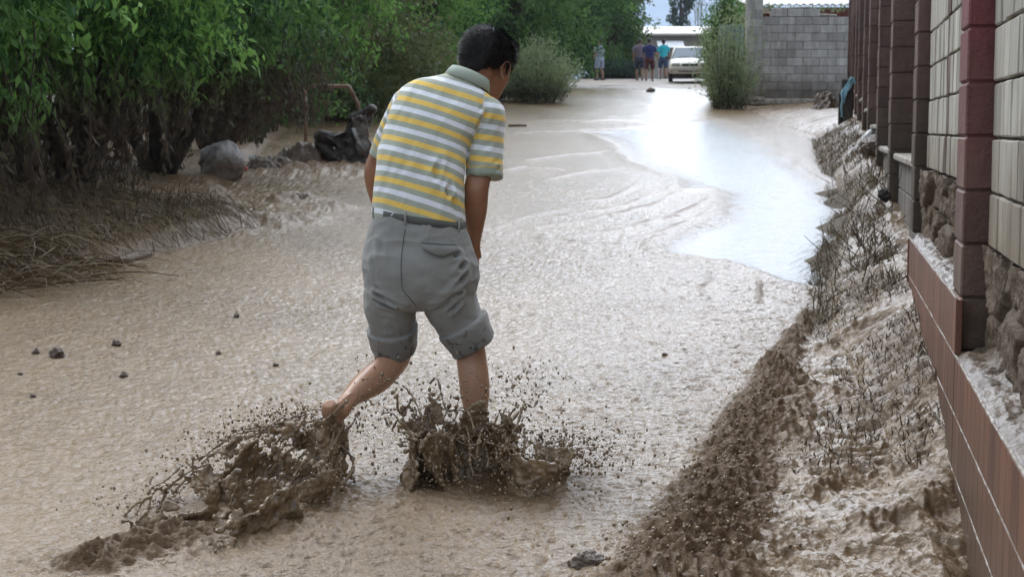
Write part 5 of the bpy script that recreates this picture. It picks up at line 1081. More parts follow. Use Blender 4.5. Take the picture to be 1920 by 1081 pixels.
# ------------------------------------------------------------------ the parked car
def car():
    x, y = 7.08, 61.2; c = empty('parked_car', (x, y, H(x, y) + .03), 'dusty cream white saloon car parked facing down the street beside the tall shrub', 'car', rz=math.radians(-6))
    tp = NT('dusty_cream_paint'); o = tp.coord(); sep = tp.n('ShaderNodeSeparateXYZ'); tp.l(o, sep.inputs[0]); f = tp.rng(tp.math('ADD', sep.outputs[2], tp.math('MULTIPLY', tp.noise(o, 3, 4), .4)), .55, 1.0, .75, .05)
    tp.col(tp.mix(f, (.62, .60, .53), (.36, .31, .22))); tp.rough(.32); paint = tp.m
    # front view lies towards -y; sections along the length: (y, half width, bottom z, belt z, crown z)
    def sec(y_, hw, zb, zt, cr, n=9):
        pts = [(-hw * .96, zb), (-hw, zb + .10), (-hw, (zb + zt) * .52), (-hw * .97, zt - .06), (-hw * .90, zt)]
        top = [(-hw * .90 + hw * 1.8 * k / n, zt + cr * math.sin(math.pi * k / n)) for k in range(1, n)]
        return [(a, y_, b_) for a, b_ in pts + top + [(-a, b_) for a, b_ in pts[::-1]]]
    S = [sec(-2.10, .60, .36, .50, .01), sec(-2.07, .74, .28, .60, .015), sec(-1.95, .80, .24, .69, .03), sec(-1.6, .825, .22, .78, .045), sec(-1.0, .84, .22, .87, .05), sec(-.62, .845, .22, .91, .04), sec(0, .85, .22, .92, .02), sec(.9, .85, .22, .93, .02), sec(1.6, .84, .22, .93, .03), sec(2.1, .80, .26, .88, .03), sec(2.2, .74, .34, .80, .02)]
    m = len(S[0]); b = MB(); V = [p for s in S for p in s]; fs = [(i * m + j, i * m + j + 1, (i + 1) * m + j + 1, (i + 1) * m + j) for i in range(len(S) - 1) for j in range(m - 1)]
    fs += [((i + 1) * m, (i + 1) * m + m - 1, i * m + m - 1, i * m) for i in range(len(S) - 1)]; fs += [tuple(range(m))[::-1], tuple((len(S) - 1) * m + j for j in range(m))]
    o_ = b.add(V, fs).build('body', paint, c, True); s_ = o_.modifiers.new('s', 'SUBSURF'); s_.levels = s_.render_levels = 1
    # cabin with sloping glass
    def hexa(bx, z0, z1): (a0, y0, y1), (a1, y2, y3) = bx; return [(-a0, y0, z0), (a0, y0, z0), (a0, y1, z0), (-a0, y1, z0), (-a1, y2, z1), (a1, y2, z1), (a1, y3, z1), (-a1, y3, z1)]
    HF = [(3, 2, 1, 0), (4, 5, 6, 7), (0, 1, 5, 4), (1, 2, 6, 5), (2, 3, 7, 6), (3, 0, 4, 7)]
    b = MB(); b.add(hexa(((.72, -.72, 1.45), (.585, -.02, .85)), .90, 1.36), HF); o_ = b.build('cabin_glass', simple('windscreen_glass', (.10, .15, .20), (.07, .11, .15), 2, .08), c); bv = o_.modifiers.new('b', 'BEVEL'); bv.width = .03
    b = MB(); b.add(hexa(((.60, -.06, .90), (.50, .10, .72)), 1.345, 1.415), HF); o_ = b.build('roof', paint, c, True); s_ = o_.modifiers.new('b', 'BEVEL'); s_.width = .05; s_.segments = 3
    for s in (-1, 1):
        for q_, r_ in (([(s * .735, -.76, .89), (s * .60, -.05, 1.37)], .032), ([(s * .735, 1.48, .89), (s * .595, .86, 1.37)], .04), ([(s * .725, .35, .90), (s * .60, .35, 1.37)], .025)): MB().tube(q_, r_, 8).build('roof_pillar', paint, c, True)
    b = MB(); b.box((0, -2.09, .43), (1.58, .16, .20), 0, .05); b.box((0, -2.13, .30), (1.40, .12, .10), 0, .03); b.build('front_bumper', paint, c)
    b = MB(); b.box((0, -2.10, .605), (.62, .06, .075), 0, .01)
    b.build('grille', simple('black_plastic', (.02, .02, .02), (.04, .035, .03), 5, .5), c)
    b = MB(); b.box((0, -2.16, .335), (.9, .05, .07), 0, .01); b.build('air_intake', bpy.data.materials['black_plastic'], c)
    ml = simple('headlight_glass', (.45, .45, .42), (.35, .34, .30), 10, .12)
    for s in (-1, 1):
        b = MB(); b.box((s * .55, -2.055, .615), (.33, .12, .115), s * .18, .035); b.build('headlight', ml, c)
        b = MB(); b.box((s * .90, -.55, .95), (.15, .10, .12), 0, .03); b.tube([(s * .80, -.55, .93), (s * .9, -.55, .93)], .02, 6); b.build('wing_mirror', bpy.data.materials['black_plastic'] if s < 0 else paint, c)
        for yy in (-1.32, 1.35):
            b = MB(); b.tube([(s * .66, yy, .30), (s * .69, yy, .30), (s * .81, yy, .30), (s * .835, yy, .30)], [.27, .305, .305, .27], 24); w_ = b.build('wheel', simple('tyre_rubber', (.025, .024, .022), (.06, .05, .04), 8, .8), c)
            b = MB(); b.tube([(s * .82, yy, .30), (s * .842, yy, .30)], [.19, .17], 20); b.build('rim', simple('rim_metal', (.35, .34, .32), None, 8, .4, metal=.6), w_)
    b = MB(); b.box((0, -2.185, .425), (.50, .02, .105), 0, .004); b.build('number_plate', simple('plate_white', (.45, .43, .38), (.36, .33, .27), 8, .6), c)
    b = MB(); b.tube([(-.45, -.70, .955), (-.02, -.66, .965)], .012, 4); b.tube([(.12, -.70, .955), (.55, -.64, .965)], .012, 4); b.build('wiper', bpy.data.materials['black_plastic'], c)
    b = MB(); b.box((0, 0, .30), (1.45, 3.7, .16)); b.build('underbody', bpy.data.materials['black_plastic'], c)
car()
# ------------------------------------------------------------------ things lying in and beside the mud
def rocky(name, loc, size, m, label, cat, seed, rough=.16, f=2.2, parent=None, group=None, flat=0.0, sub=5, cut=True):
    bm = bmesh.new(); bmesh.ops.create_icosphere(bm, subdivisions=sub, radius=1); me = bpy.data.meshes.new(name); bm.to_mesh(me); bm.free()
    v = getv(me); r = np.random.default_rng(seed)
    if cut:
        for k in range(9):
            n_ = r.normal(size=3); n_ /= np.linalg.norm(n_); d = r.uniform(.68, .92); q = v @ n_ - d; v = v - np.maximum(q, 0)[:, None] * n_ * .85
    u = v / np.linalg.norm(v, axis=1)[:, None]; v = v + u * (rough * fbm3(v + seed, f, 4, seed) + rough * .3 * fbm3(v, f * 5, 3, seed + 1))[:, None]; v *= np.asarray(size)
    setv(me, v); me.polygons.foreach_set('use_smooth', np.ones(len(me.polygons), bool))
    o = link(name, me, m, parent); o.location = loc; return tag(o, label, cat, group) if parent is None else o
t = NT('boulder_granite'); o = t.coord(); g_ = t.n('ShaderNodeNewGeometry'); sp_ = t.n('ShaderNodeSeparateXYZ'); t.l(o, sp_.inputs[0])
c = t.mix(t.rng(t.noise(o, 9, 6), .35, .65), (.42, .41, .40), (.25, .24, .23)); c = t.mix(t.rng(t.math('ADD', sp_.outputs[2], t.math('MULTIPLY', t.noise(o, 6, 5), .22)), .13, .26, 1, 0), c, (.13, .10, .075)); t.col(c); t.rough(.6); t.nor(t.bump(t.noise(o, 40, 6), .006, 1, t.bump(t.noise(o, 9, 5), .02))); M_BOULD = t.m
q = onground(407, 345); rocky('boulder', (q[0], q[1] + .15, H(q[0], q[1]) + .165), (.27, .26, .30), M_BOULD, 'grey rounded boulder stained brown below, under the hanging branches', 'boulder', 4, .16)
# root stump with a torn dark sheet
sx, sy = onground(655, 312)[:2]; stump = empty('root_stump', (sx, sy, H(sx, sy) - .03), 'dark upturned root clump with torn plastic sheet, standing in mud left of the man', 'debris')
b = MB(); r = random.Random(5)
b.loft([((0, 0, -.05), (.2, 0, 0), (0, .16, 0)), ((.02, 0, .12), (.16, 0, 0), (0, .13, 0)), ((.03, 0, .30), (.15, 0, .02), (0, .12, 0)), ((.10, 0, .46), (.14, 0, .05), (0, .08, 0)), ((.14, 0, .56), (.10, 0, .05), (0, .05, 0))], 18)
for k in range(12):
    a = r.uniform(0, 6.28); p0 = np.array((math.cos(a) * .12, math.sin(a) * .1, r.uniform(.0, .3))); p1 = p0 + np.array((math.cos(a) * r.uniform(.08, .2), math.sin(a) * .12, r.uniform(-.1, .12))); b.tube([p0 * .3, p0, p1], [.05, .035, .012], 8)
b.cap((.0, -.05, .50), (.24, -.05, .60), .035, .045); b.cap((-.28, -.02, .33), (-.02, 0, .28), .07, .08); b.cap((-.30, 0, .25), (-.1, 0, .05), .05, .08)
me = b.fused('roots', .012, 2); v = getv(me); v += getn(me) * (.035 * fbm3(v, 8, 4, 4))[:, None]; setv(me, v); M_DARKW = simple('wet_dark_wood', (.045, .034, .026), (.022, .017, .013), 9, .35, .02, 25); link('roots', me, M_DARKW, stump)
def sheet(name, pts, m, parent, amp=.03, seed=3, th=.006):
    """crumpled sheet through a 4 corner patch"""
    n = 26; s = np.linspace(0, 1, n); S_, T_ = np.meshgrid(s, s); a, b_, c, d = (np.asarray(q, float) for q in pts)
    P_ = ((1 - S_) * (1 - T_))[..., None] * a + (S_ * (1 - T_))[..., None] * b_ + (S_ * T_)[..., None] * c + ((1 - S_) * T_)[..., None] * d; P_ = P_.reshape(-1, 3)
    P_ = P_ + np.stack([fbm3(P_, 9, 3, seed + k) for k in range(3)], 1) * amp; me = mesh_np(name, P_, q4(np.arange(n * n).reshape(n, n)), False); o = link(name, me, m, parent); q = o.modifiers.new('t', 'SOLIDIFY'); q.thickness = th; return o
M_PLAS = simple('muddy_plastic', (.16, .14, .12), (.04, .032, .025), 7, .25, .01, 20); M_GREYP = simple('grey_plastic', (.36, .38, .38), (.13, .11, .09), 9, .3, .01, 20)
sheet('torn_sheet', [(.04, -.15, .52), (.20, -.14, .56), (.26, -.16, .10), (.10, -.17, .14)], M_PLAS, stump, .05, 3); sheet('pale_scrap', [(.05, -.19, .40), (.09, -.19, .40), (.20, -.20, .16), (.13, -.20, .24)], M_GREYP, stump, .03, 6); sheet('dark_scrap', [(-.02, -.12, .42), (.24, -.10, .58), (.22, .05, .60), (-.02, .05, .50)], M_DARKW, stump, .03, 9)
stump.scale = (1.25, 1.2, 1.25)
sheet('grey_scrap', [(-.14, -.13, .33), (-.03, -.13, .37), (-.03, .0, .38), (-.14, 0, .35)], M_GREYP, stump, .01, 12)
# drift of debris between boulder and stump
def drift(name, cx, cy, w, d, h, label, seed, m=None, cat='debris'):
    n = 70; s = np.linspace(-1, 1, n); S_, T_ = np.meshgrid(s, s); x_ = cx + S_ * w; y_ = cy + T_ * d; r2 = np.sqrt(S_ ** 2 + T_ ** 2); e = 1 - sstep(.35, 1.0, r2 + .25 * fbm2(S_ * 3 + seed, T_ * 3, 2, seed))
    z_ = height(x_, y_) - .05 + e * (h + .6 * h * fbm2(x_ * 7, y_ * 7, 4, seed) + .3 * h * (1 - 2 * np.abs(fbm2(x_ * 16, y_ * 16, 2, seed + 3))))
    return tag(link(name, mesh_np(name, np.stack([x_.ravel(), y_.ravel(), z_.ravel()], 1), q4(np.arange(n * n).reshape(n, n))), m or M_DARKM), label, cat)
M_DARKM = simple('dark_wet_mud', (.105, .066, .038), (.06, .038, .022), 9, .4, .02, 22)
q = onground(590, 308); drift('debris_drift', q[0], q[1], .62, .55, .24, 'long dark heap of mud and roots left of the upturned stump', 3)
q = onground(505, 322); drift('debris_drift', q[0], q[1], .42, .4, .17, 'low heap of muddy litter just right of the boulder', 8)
q = onground(568, 374); drift('mud_clod', q[0], q[1], .17, .2, .08, 'brown clod of earth lying in the pale shallows below the stump', 11, cat='clod')
q = onground(1545, 220); drift('earth_mound', q[0], q[1], .42, .5, .26, 'small dark earth mound before the grey block wall', 15, cat='mound')
q = onground(1220, 173); o = rocky('mud_clod', (q[0], q[1], q[2] + .05), (.15, .12, .09), M_DARKM, 'dark clod lying alone on the white mud before the walking people', 'clod', 21, .3)
q = onground(970, 240); b = MB(); b.tube([(-.17, 0, 0), (0, .01, .012), (.17, -.01, .004)], [.022, .026, .020], 8); o = b.build('driftwood_stick', simple('wet_wood', (.22, .13, .075), (.13, .08, .05), 8, .6, .005), None, True); o.location = (q[0], q[1], MZ(q[0], q[1]) + .012); tag(o, 'short brown stick floating just right of the man below his chin', 'stick')
q = onground(463, 333); b = MB(); b.ell((0, 0, 0), (.055, .03, .045), None, 12, 8); o = rocky('red_litter', (q[0] - .02, q[1] - .1, H(q[0], q[1]) + .11), (.052, .04, .04), simple('red_plastic', (.5, .06, .03), (.35, .05, .03), 5, .4), 'bright red scrap of litter beside the boulder', 'litter', 31, .25, sub=3)
q = onground(475, 318); lt = empty('plastic_litter', (q[0], q[1] - .1, H(q[0], q[1])), 'pale crumpled plastic litter right of the red scrap', 'litter'); sheet('plastic_scrap', [(-.05, 0, .16), (.05, 0, .2), (.06, -.02, .1), (-.04, -.02, .08)], M_GREYP, lt, .04, 4); sheet('plastic_scrap', [(.12, 0, .08), (.22, 0, .12), (.2, -.05, .02), (.12, -.05, .02)], M_GREYP, lt, .04, 5)
# steel rail
p0 = at(560, 161, 23.5); p1 = at(652, 162, 23.5); p2 = at(664, 181, 23.5); b = MB(); b.tube([p0, p1, p1 + np.array((.02, 0, -.01)), p2], .032, 8)
for px_ in (572,): a_ = at(px_, 162, 23.5); b.tube([a_, (a_[0], a_[1], H(a_[0], a_[1]) - .1)], .026, 8)
b.tube([p2, p2 + np.array((.05, .05, -.10)), (p2[0] + .1, p2[1] + .3, H(p2[0], p2[1]) - .1)], .028, 8)
o = b.build('pipe_rail', simple('rusty_pipe', (.23, .145, .10), (.15, .09, .06), 9, .6), None, True); tag(o, 'rusty bent pipe rail among the bushes at the left shoulder of the man', 'railing')
# kerb stones at the left edge
M_KERB = simple('wet_concrete', (.17, .13, .095), (.11, .08, .055), 7, .75, .006, 30)
for (a, b_), lb in ((((60, 507), (196, 486)), 'long pale kerb stone half sunk at the left edge of the mud'), (((206, 484), (268, 468)), 'short kerb stone following the long one, smeared with mud')):
    p, q = onground(*a, .06), onground(*b_, .06); L = np.linalg.norm((q - p)[:2]); az = math.atan2(q[1] - p[1], q[0] - p[0]); k = MB(); k.box((0, 0, 0), (L, .14, .20), 0, .03); o = k.build('kerb_stone', M_KERB); o.location = ((p[0] + q[0]) / 2, (p[1] + q[1]) / 2 + .07, (p[2] + q[2]) / 2 - .095); o.rotation_euler = (0, -.055 * math.sin(az), az); tag(o, lb, 'kerb stone')
# right verge: cloth on a post, pale bottle, black clod
pt = empty('wooden_post', wl(25.0, .35, H(wl(25, .35, 0)[0], 25) - .1), 'short dark wooden post at the foot of the far pillars', 'post')
b = MB(); b.box((0, 0, .35), (.19, .16, .85), WA, .02); b.box((-.12, 0, .25), (.05, .12, .6), WA, .01); b.build('timber', M_DARKW, pt)
cl_ = MB(); P0 = np.array(pt.location); n = 22; s = np.linspace(0, 1, n); S_, T_ = np.meshgrid(s, s); x_ = -.14 + .24 * S_; z_ = .80 - .35 * np.abs(S_ - .8) ** 1.6 * 1.1 - (.08 * T_) - .3 * (1 - S_) ** 2 * T_; y_ = -.13 + .03 * np.sin(S_ * 9); V = np.stack([x_.ravel(), y_.ravel(), z_.ravel()], 1); V += .03 * np.stack([fbm3(V, 9, 2, k) for k in range(3)], 1)
me = mesh_np('cloth', V, q4(np.arange(n * n).reshape(n, n))); o = link('blue_cloth', me, simple('blue_cloth', (.16, .40, .52), (.30, .48, .55), 6, .8)); o.location = P0; m_ = o.modifiers.new('s', 'SOLIDIFY'); m_.thickness = .02; tag(o, 'pale blue rag draped over the short wooden post', 'rag')
q = onground(1609, 320, .1); b = MB(); b.tube([(0, 0, 0), (.02, .0, .02), (.13, .03, .14), (.16, .04, .17), (.175, .043, .19), (.2, .05, .21)], [.04, .058, .06, .045, .022, .02], 14); o = b.build('plastic_bottle', simple('milky_plastic', (.55, .57, .58), (.35, .33, .30), 9, .3), None, True); o.location = (q[0] + .02, q[1], H(q[0], q[1]) + .06); tag(o, 'milky white bottle leaning in the verge weeds', 'bottle')
q = onground(1632, 330, .15); rocky('mud_clod', (q[0] + .05, q[1] - .1, H(q[0], q[1]) + .08), (.2, .16, .13), M_DARKM, 'brown rubble lump right of the white bottle', 'clod', 41, .3)
q = onground(1655, 448, .1); rocky('mud_clod', (q[0], q[1], H(q[0], q[1]) + .11), (.052, .05, .048), simple('black_soil', (.018, .015, .013), (.03, .025, .02), 9, .7), 'small black clod among the stems near the plinth end', 'clod', 43, .5, sub=4)
q = onground(1100, 1062); rocky('mud_clod', (q[0], q[1], MZ(q[0], q[1]) + .005), (.062, .05, .032), M_DARKM, 'rounded brown mud lump at the bottom edge left of the churned ridge', 'clod', 44, .25)
for k, (px_, py_, s_, lb) in enumerate(((108, 668, .038, 'largest of the dark mud clods flying low at the left, with ragged top'), (68, 663, .020, 'small round dark clod left of the ragged one'), (218, 648, .026, 'oblong dark clod right of the ragged one'), (444, 596, .017, 'small brown clod alone on the pale mud left of the shorts'),
        (232, 706, .020, 'dark clod with a tail below the oblong one'), (410, 664, .015, 'small pointed clod below the left knee level'), (517, 688, .014, 'small dark clod left of the raised calf'), (38, 702, .012, 'tiny dark clod at the far left edge'), (1246, 668, .014, 'flat dark clod alone on the white mud right of the planted leg'), (62, 745, .014, 'tiny clod low at the left edge of the mud'))):
    q = onground(px_, py_); rocky('mud_clod', (q[0], q[1], MZ(q[0], q[1]) + s_ * .25), (s_, s_ * .9, s_ * .9), M_DARKM, lb, 'clod', 50 + k, .55, 2.5, sub=4, group='clods scattered on the mud')

# ------------------------------------------------------------------ splashes
t = NT('splashing_mud'); o = t.coord(); t.col(t.mix(t.rng(t.noise(o, 14, 4), .35, .65), (.27, .19, .11), (.12, .08, .045))); t.rough(.11); t.b.inputs['IOR'].default_value = 1.5; t.nor(t.bump(t.noise(o, 60, 4), .004, .7)); M_SPL = t.m
def splash(name, sheets, strings, drops, label, vox, seed):
    r = np.random.default_rng(seed); b = MB()
    for (fn, nu, nv, hole, th) in sheets:
        U, V = np.meshgrid(np.linspace(0, 1, nu), np.linspace(0, 1, nv)); P_ = fn(U.ravel(), V.ravel()); P_ = P_ + np.stack([fbm3(P_, 11, 3, seed + k) for k in range(3)], 1) * .030 + np.stack([fbm3(P_, 34, 2, seed + 5 + k) for k in range(3)], 1) * .010
        h = fbm3(P_, 15, 3, seed + 9); thr = hole[0] + (hole[1] - hole[0]) * V.ravel() ** 1.3; keep = h < thr; edge = np.clip((thr - h) / .25, .25, 1.0)
        I = np.arange(nu * nv).reshape(nv, nu); c = P_.reshape(nv, nu, 3); du = np.gradient(c, axis=1); dv = np.gradient(c, axis=0); nn = np.cross(du, dv).reshape(-1, 3); nn /= np.linalg.norm(nn, axis=1)[:, None] + 1e-9
        t_ = th * (1.35 - .35 * edge)[:, None]; top = P_ + nn * t_ / 2; bot = P_ - nn * t_ / 2; Q = q4(I); k_ = keep[Q].all(1); Q = Q[k_]; N = len(P_)
        # faces of both sides plus rims around holes
        e = {}
        for q in Q:
            for i in range(4):
                a, c_ = int(q[i]), int(q[(i + 1) % 4]); e[(a, c_)] = 1
        rim = [(a, c_) for (a, c_) in e if (c_, a) not in e]
        f = [tuple(q) for q in Q] + [tuple(q[::-1] + N) for q in Q] + [(c_, a, a + N, c_ + N) for a, c_ in rim]; b.add(np.concatenate([top, bot]), f)
        for (a, c_) in rim[::7]: b.ell(P_[a], [r.uniform(.004, .009)] * 3, None, 8, 5)
        # fingers thrown off the rim
        up = [a for a, _ in rim if V.ravel()[a] > .45]
        for a in up[:: max(1, len(up) // 11)]:
            d = np.array((P_[a] - P_.mean(0))); d /= np.linalg.norm(d) + 1e-9; d = d * .6 + r.normal(size=3) * .5 + np.array((0, 0, .5)); L = r.uniform(.02, .09); s = np.linspace(0, 1, 6); b.tube(P_[a] + d * L * s[:, None] + np.sin(s * 6 + a)[:, None] * .008, .0034 * (1 - .4 * s), 6); b.ell(P_[a] + d * L, [r.uniform(.004, .008)] * 3, None, 8, 5)
    for (p0, p1, sag, n_, rad) in strings:
        p0 = np.asarray(p0); p1 = np.asarray(p1)
        for k in range(n_):
            a = p0 + r.normal(size=3) * .02; c_ = p1 + r.normal(size=3) * .03; s = np.linspace(0, 1, 22); w = r.normal(size=(3, 3)) * .018
            pts = a + (c_ - a) * s[:, None] + np.array((0, 0, 1)) * (sag * 4 * s * (1 - s))[:, None] + np.sin(s[:, None] * np.array((7, 11, 9)) + w[0] * 99) * w[1]; rr = rad * (.55 + .9 * r.random(22) ** 2); b.tube(pts, rr, 6)
    me = b.fused(name, vox, 2, .5); v = getv(me); v += getn(me) * (.0035 * (1 - 2 * np.abs(fbm3(v, 42, 2, seed))) + .0015 * fbm3(v, 110, 2, seed))[:, None]; setv(me, v); o_ = link(name, me, M_SPL); tag(o_, label, 'splash')
    db = MB(); V_, F_ = [], []; n0 = 0; ico = [( .0, 0, 1), (.9, 0, .45), (.28, .85, .45), (-.72, .53, .45), (-.72, -.53, .45), (.28, -.85, .45), (.72, .53, -.45), (-.28, .85, -.45), (-.9, 0, -.45), (-.28, -.85, -.45), (.72, -.53, -.45), (0, 0, -1)]
    icf = [(0, 1, 2), (0, 2, 3), (0, 3, 4), (0, 4, 5), (0, 5, 1), (1, 6, 2), (2, 7, 3), (3, 8, 4), (4, 9, 5), (5, 10, 1), (6, 7, 2), (7, 8, 3), (8, 9, 4), (9, 10, 5), (10, 6, 1), (11, 7, 6), (11, 8, 7), (11, 9, 8), (11, 10, 9), (11, 6, 10)]
    ico = np.array(ico); icf = np.array(icf); P_ = []
    for (c, spread, n_) in drops: P_.append(np.asarray(c) + r.normal(size=(n_, 3)) * np.asarray(spread))
    P_ = np.concatenate(P_); n_ = len(P_); gz_ = height(P_[:, 0], P_[:, 1]); P_[:, 2] = np.maximum(P_[:, 2], gz_ + .003); R = (.0011 + .0034 * r.random(n_) ** 4); st = 1 + 1.4 * r.random((n_, 3)) * np.array((.5, .5, 1))
    V_ = (P_[:, None] + ico[None] * R[:, None, None] * st[:, None]).reshape(-1, 3); F_ = (np.arange(n_)[:, None, None] * 12 + icf[None]).reshape(-1, 3); dm = mesh_np('droplets', V_, F_); d_ = link('droplets', dm, M_SPL, o_); d_['kind'] = 'stuff'; return o_
def arcsheet(cx, cy, r0, r1, a0, a1, h, lean, seed, base=None):
    def f(U, V):
        a = np.radians(a0 + (a1 - a0) * U); hh = h(U) if callable(h) else h; r_ = r0 + (r1 - r0) * V + .03 * fbm2(U * 5, V * 0 + seed, 2, seed)
        x_ = cx + r_ * np.cos(a) + lean[0] * V ** 1.5; y_ = cy + r_ * np.sin(a) + lean[1] * V ** 1.5; z0 = height(x_, y_) - .03; return np.stack([x_, y_, z0 + (hh + .03) * V], 1)
    return f
fr_ = onground(905, 905); fxx, fyy = fr_[0], fr_[1]
hR = lambda U: .13 + .13 * np.exp(-((U - .62) / .22) ** 2) + .05 * np.sin(U * 9)
right = splash('mud_splash', [
    (arcsheet(fxx + .01, fyy + .02, .17, .22, 205, 60, hR, (0, -.07), 3), 140, 70, (.8, .08), .007),
    (arcsheet(fxx - .02, fyy + .06, .14, .10, 70, -25, lambda U: .17 - .06 * U, (.02, -.06), 5), 90, 50, (.8, .15), .007),
    (arcsheet(fxx - .17, fyy - .04, .12, .10, 230, 40, lambda U: .13 + .05 * np.sin(U * 3), (.02, -.02), 7), 90, 50, (.9, .2), .008),
    (arcsheet(fxx - .04, fyy + .05, .08, .20, 170, 100, .27, (-.10, 0), 8), 50, 50, (.5, -.12), .006),
    (arcsheet(fxx + .20, fyy - .05, .09, .11, 300, 20, .12, (.03, 0), 9), 60, 40, (.7, .0), .007)],
    [((fxx - .13, fyy, .42), A(735, 712, 5.42), .05, 1, .0028), ((fxx - .22, fyy - .05, .40), A(695, 755, 5.38), .03, 2, .003), ((fxx - .2, fyy - .05, .40), A(722, 800, 5.38), .02, 1, .003), ((fxx - .05, fyy, .45), A(800, 745, 5.45), .03, 2, .003),
     ((fxx + .16, fyy, .40), A(1060, 830, 5.40), .03, 1, .0026), ((fxx + .24, fyy - .05, .38), A(1085, 868, 5.3), .03, 1, .0028), ((fxx + .1, fyy + .05, .45), A(1000, 790, 5.45), .02, 2, .003), ((fxx - .28, fyy - .1, .28), A(745, 950, 5.28), .0, 2, .006), ((fxx + .18, fyy - .2, .3), A(1035, 900, 5.3), .03, 2, .005), ((fxx - .04, fyy, .38), A(855, 790, 5.48), .02, 4, .004), ((fxx + .03, fyy, .38), A(940, 800, 5.5), .02, 4, .004)],
    [((fxx + .15, fyy + .05, .62), (.10, .10, .06), 420), ((fxx + .30, fyy + .1, .38), (.12, .12, .04), 1500), ((fxx - .20, fyy, .58), (.13, .08, .08), 420), ((fxx, fyy, .42), (.18, .1, .06), 700), ((fxx + .1, fyy - .15, .33), (.2, .2, .03), 500)],
    'brown crown of mud splashing up around the planted right foot of the man', .003, 11)
hl = A(632, 800, 5.25); g0 = onground(600, 985); g1 = onground(430, 1010); g2 = onground(300, 1030)
def curtain(p0, p1, z0, z1, bulge, seed):
    def f(U, V):
        p0_, p1_ = np.asarray(p0, float), np.asarray(p1, float); q = p0_[None] + (p1_ - p0_)[None] * U[:, None]; zt = np.interp(U, np.linspace(0, 1, len(z1)), z1)
        y_ = q[:, 1] + bulge * np.sin(V * 3.1) + .05 * fbm2(U * 4, V * 2, 2, seed); x_ = q[:, 0] + .03 * fbm2(U * 5, V * 4, 2, seed + 3); zb = height(x_, y_) - .02 + z0; return np.stack([x_, y_, zb + zt * V], 1)
    return f
left = splash('mud_splash', [
    (curtain((g2[0] - .10, 4.70, 0), (hl[0] + .0, 4.99, 0), 0, (.07, .20, .17, .26, .31, .30, .31, .27), -.03, 21), 250, 110, (.27, -.10), .0065),
    (curtain((g1[0] - .12, 4.95, 0), (hl[0] - .03, 5.12, 0), 0, (.08, .17, .24, .26, .27, .27), .04, 27), 190, 100, (.28, -.10), .006),
    (curtain((hl[0] - .05, 5.10, 0), (hl[0] + .015, 5.30, 0), 0, (.22, .25, .25), -.02, 31), 60, 70, (.9, .1), .009),
    (curtain((g1[0], g1[1] - .05, 0), (hl[0] - .08, 4.88, 0), 0, (.08, .16, .12, .2), -.05, 35), 110, 60, (.45, -.15), .007)],
    [(A(600, 940, 5.05), A(575, 1050, 4.85), 0, 5, .006), (A(560, 950, 5.05), A(555, 1045, 4.85), 0, 2, .005), (A(460, 1000, 5), A(520, 930, 5.1), .01, 1, .003), (A(230, 1020, 4.8), A(300, 900, 5.0), .03, 3, .004), (A(240, 1040, 4.8), A(330, 930, 5.0), .02, 2, .004), (A(270, 960, 4.95), A(420, 860, 5.1), .02, 2, .0035), (A(300, 900, 5.0), A(400, 960, 5.0), .0, 2, .004),
     (A(400, 830, 5.15), A(600, 790, 5.25), .02, 3, .003), (A(380, 870, 5.1), A(560, 780, 5.25), .03, 2, .0026), (A(430, 820, 5.15), A(500, 900, 5.1), .0, 3, .003), (A(620, 800, 5.22), A(600, 950, 5.1), 0, 6, .006), (A(645, 790, 5.28), A(635, 930, 5.15), 0, 4, .007), (A(620, 790, 5.2), A(520, 880, 5.15), .02, 5, .004), (A(350, 900, 5.05), A(520, 960, 5.02), 0, 4, .005)],
    [(A(540, 800, 5.25), (.10, .08, .035), 1500), (A(450, 850, 5.15), (.10, .08, .05), 600), (A(600, 900, 5.0), (.05, .06, .09), 700), (A(400, 900, 5.1), (.14, .1, .08), 450), (A(690, 800, 5.3), (.06, .06, .12), 260), (A(480, 1000, 5.0), (.25, .15, .02), 500), (A(250, 960, 4.95), (.08, .08, .05), 160)],
    'ragged brown sheet of mud flung up behind the raised left foot of the man', .003, 19)
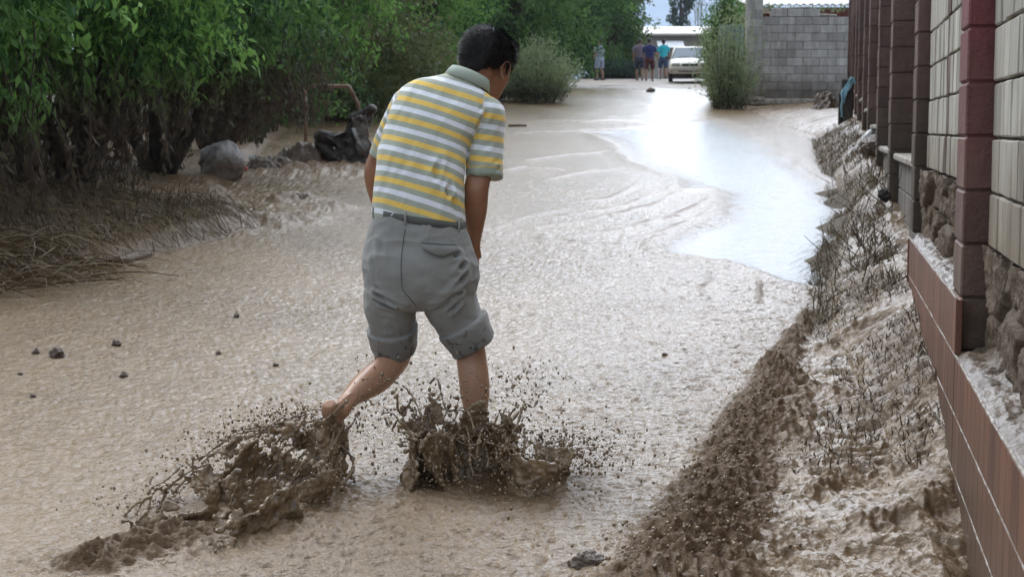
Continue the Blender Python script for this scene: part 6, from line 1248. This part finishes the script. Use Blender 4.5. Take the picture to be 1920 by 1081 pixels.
# crumbs torn from the crest of the churned ridge
r = np.random.default_rng(5); n_ = 1800; t_ = r.random(n_) ** 1.2; RI = np.array(RID); rx = np.interp(t_, np.linspace(0, 1, len(RI)), RI[:, 0]); ry = np.interp(t_, np.linspace(0, 1, len(RI)), RI[:, 1]); w_ = .13 * (1 - t_) + .03
px_ = rx + r.normal(size=n_) * w_ * .8; py_ = ry + r.normal(size=n_) * w_; R_ = (.002 + .007 * r.random(n_) ** 3) * (1 - .5 * t_); pz_ = np.array([MZ(a, c_) for a, c_ in zip(px_, py_)]) + R_ * .4 + (.02 * r.random(n_) ** 4)
ico = np.array([(0, 0, 1), (.9, 0, .45), (.28, .85, .45), (-.72, .53, .45), (-.72, -.53, .45), (.28, -.85, .45), (.72, .53, -.45), (-.28, .85, -.45), (-.9, 0, -.45), (-.28, -.85, -.45), (.72, -.53, -.45), (0, 0, -1)])
icf = np.array([(0, 1, 2), (0, 2, 3), (0, 3, 4), (0, 4, 5), (0, 5, 1), (1, 6, 2), (2, 7, 3), (3, 8, 4), (4, 9, 5), (5, 10, 1), (6, 7, 2), (7, 8, 3), (8, 9, 4), (9, 10, 5), (10, 6, 1), (11, 7, 6), (11, 8, 7), (11, 9, 8), (11, 10, 9), (11, 6, 10)])
V_ = (np.stack([px_, py_, pz_], 1)[:, None] + ico[None] * R_[:, None, None] * r.uniform(.5, 1.5, (n_, 12, 1))).reshape(-1, 3); o = link('mud_spray', mesh_np('mud_spray', V_, (np.arange(n_)[:, None, None] * 12 + icf[None]).reshape(-1, 3)), M_SPL); tag(o, 'crumbs and drops of mud thrown along the churned ridge', None, None, 'stuff')

# ------------------------------------------------------------------ air: faint summer haze
hz = NT('haze_air'); hz.t.nodes.remove(hz.b); pv = hz.n('ShaderNodeVolumePrincipled'); pv.inputs['Color'].default_value = (.82, .88, 1, 1); pv.inputs['Density'].default_value = 0.00022; pv.inputs['Anisotropy'].default_value = .2
hz.l(pv.outputs[0], hz.out.inputs['Volume'])
b = MB(); b.box((0, 745, 30), (1900, 1600, 90)); tag(b.build('haze', hz.m), 'thin pale summer haze filling the air', None, None, 'stuff')
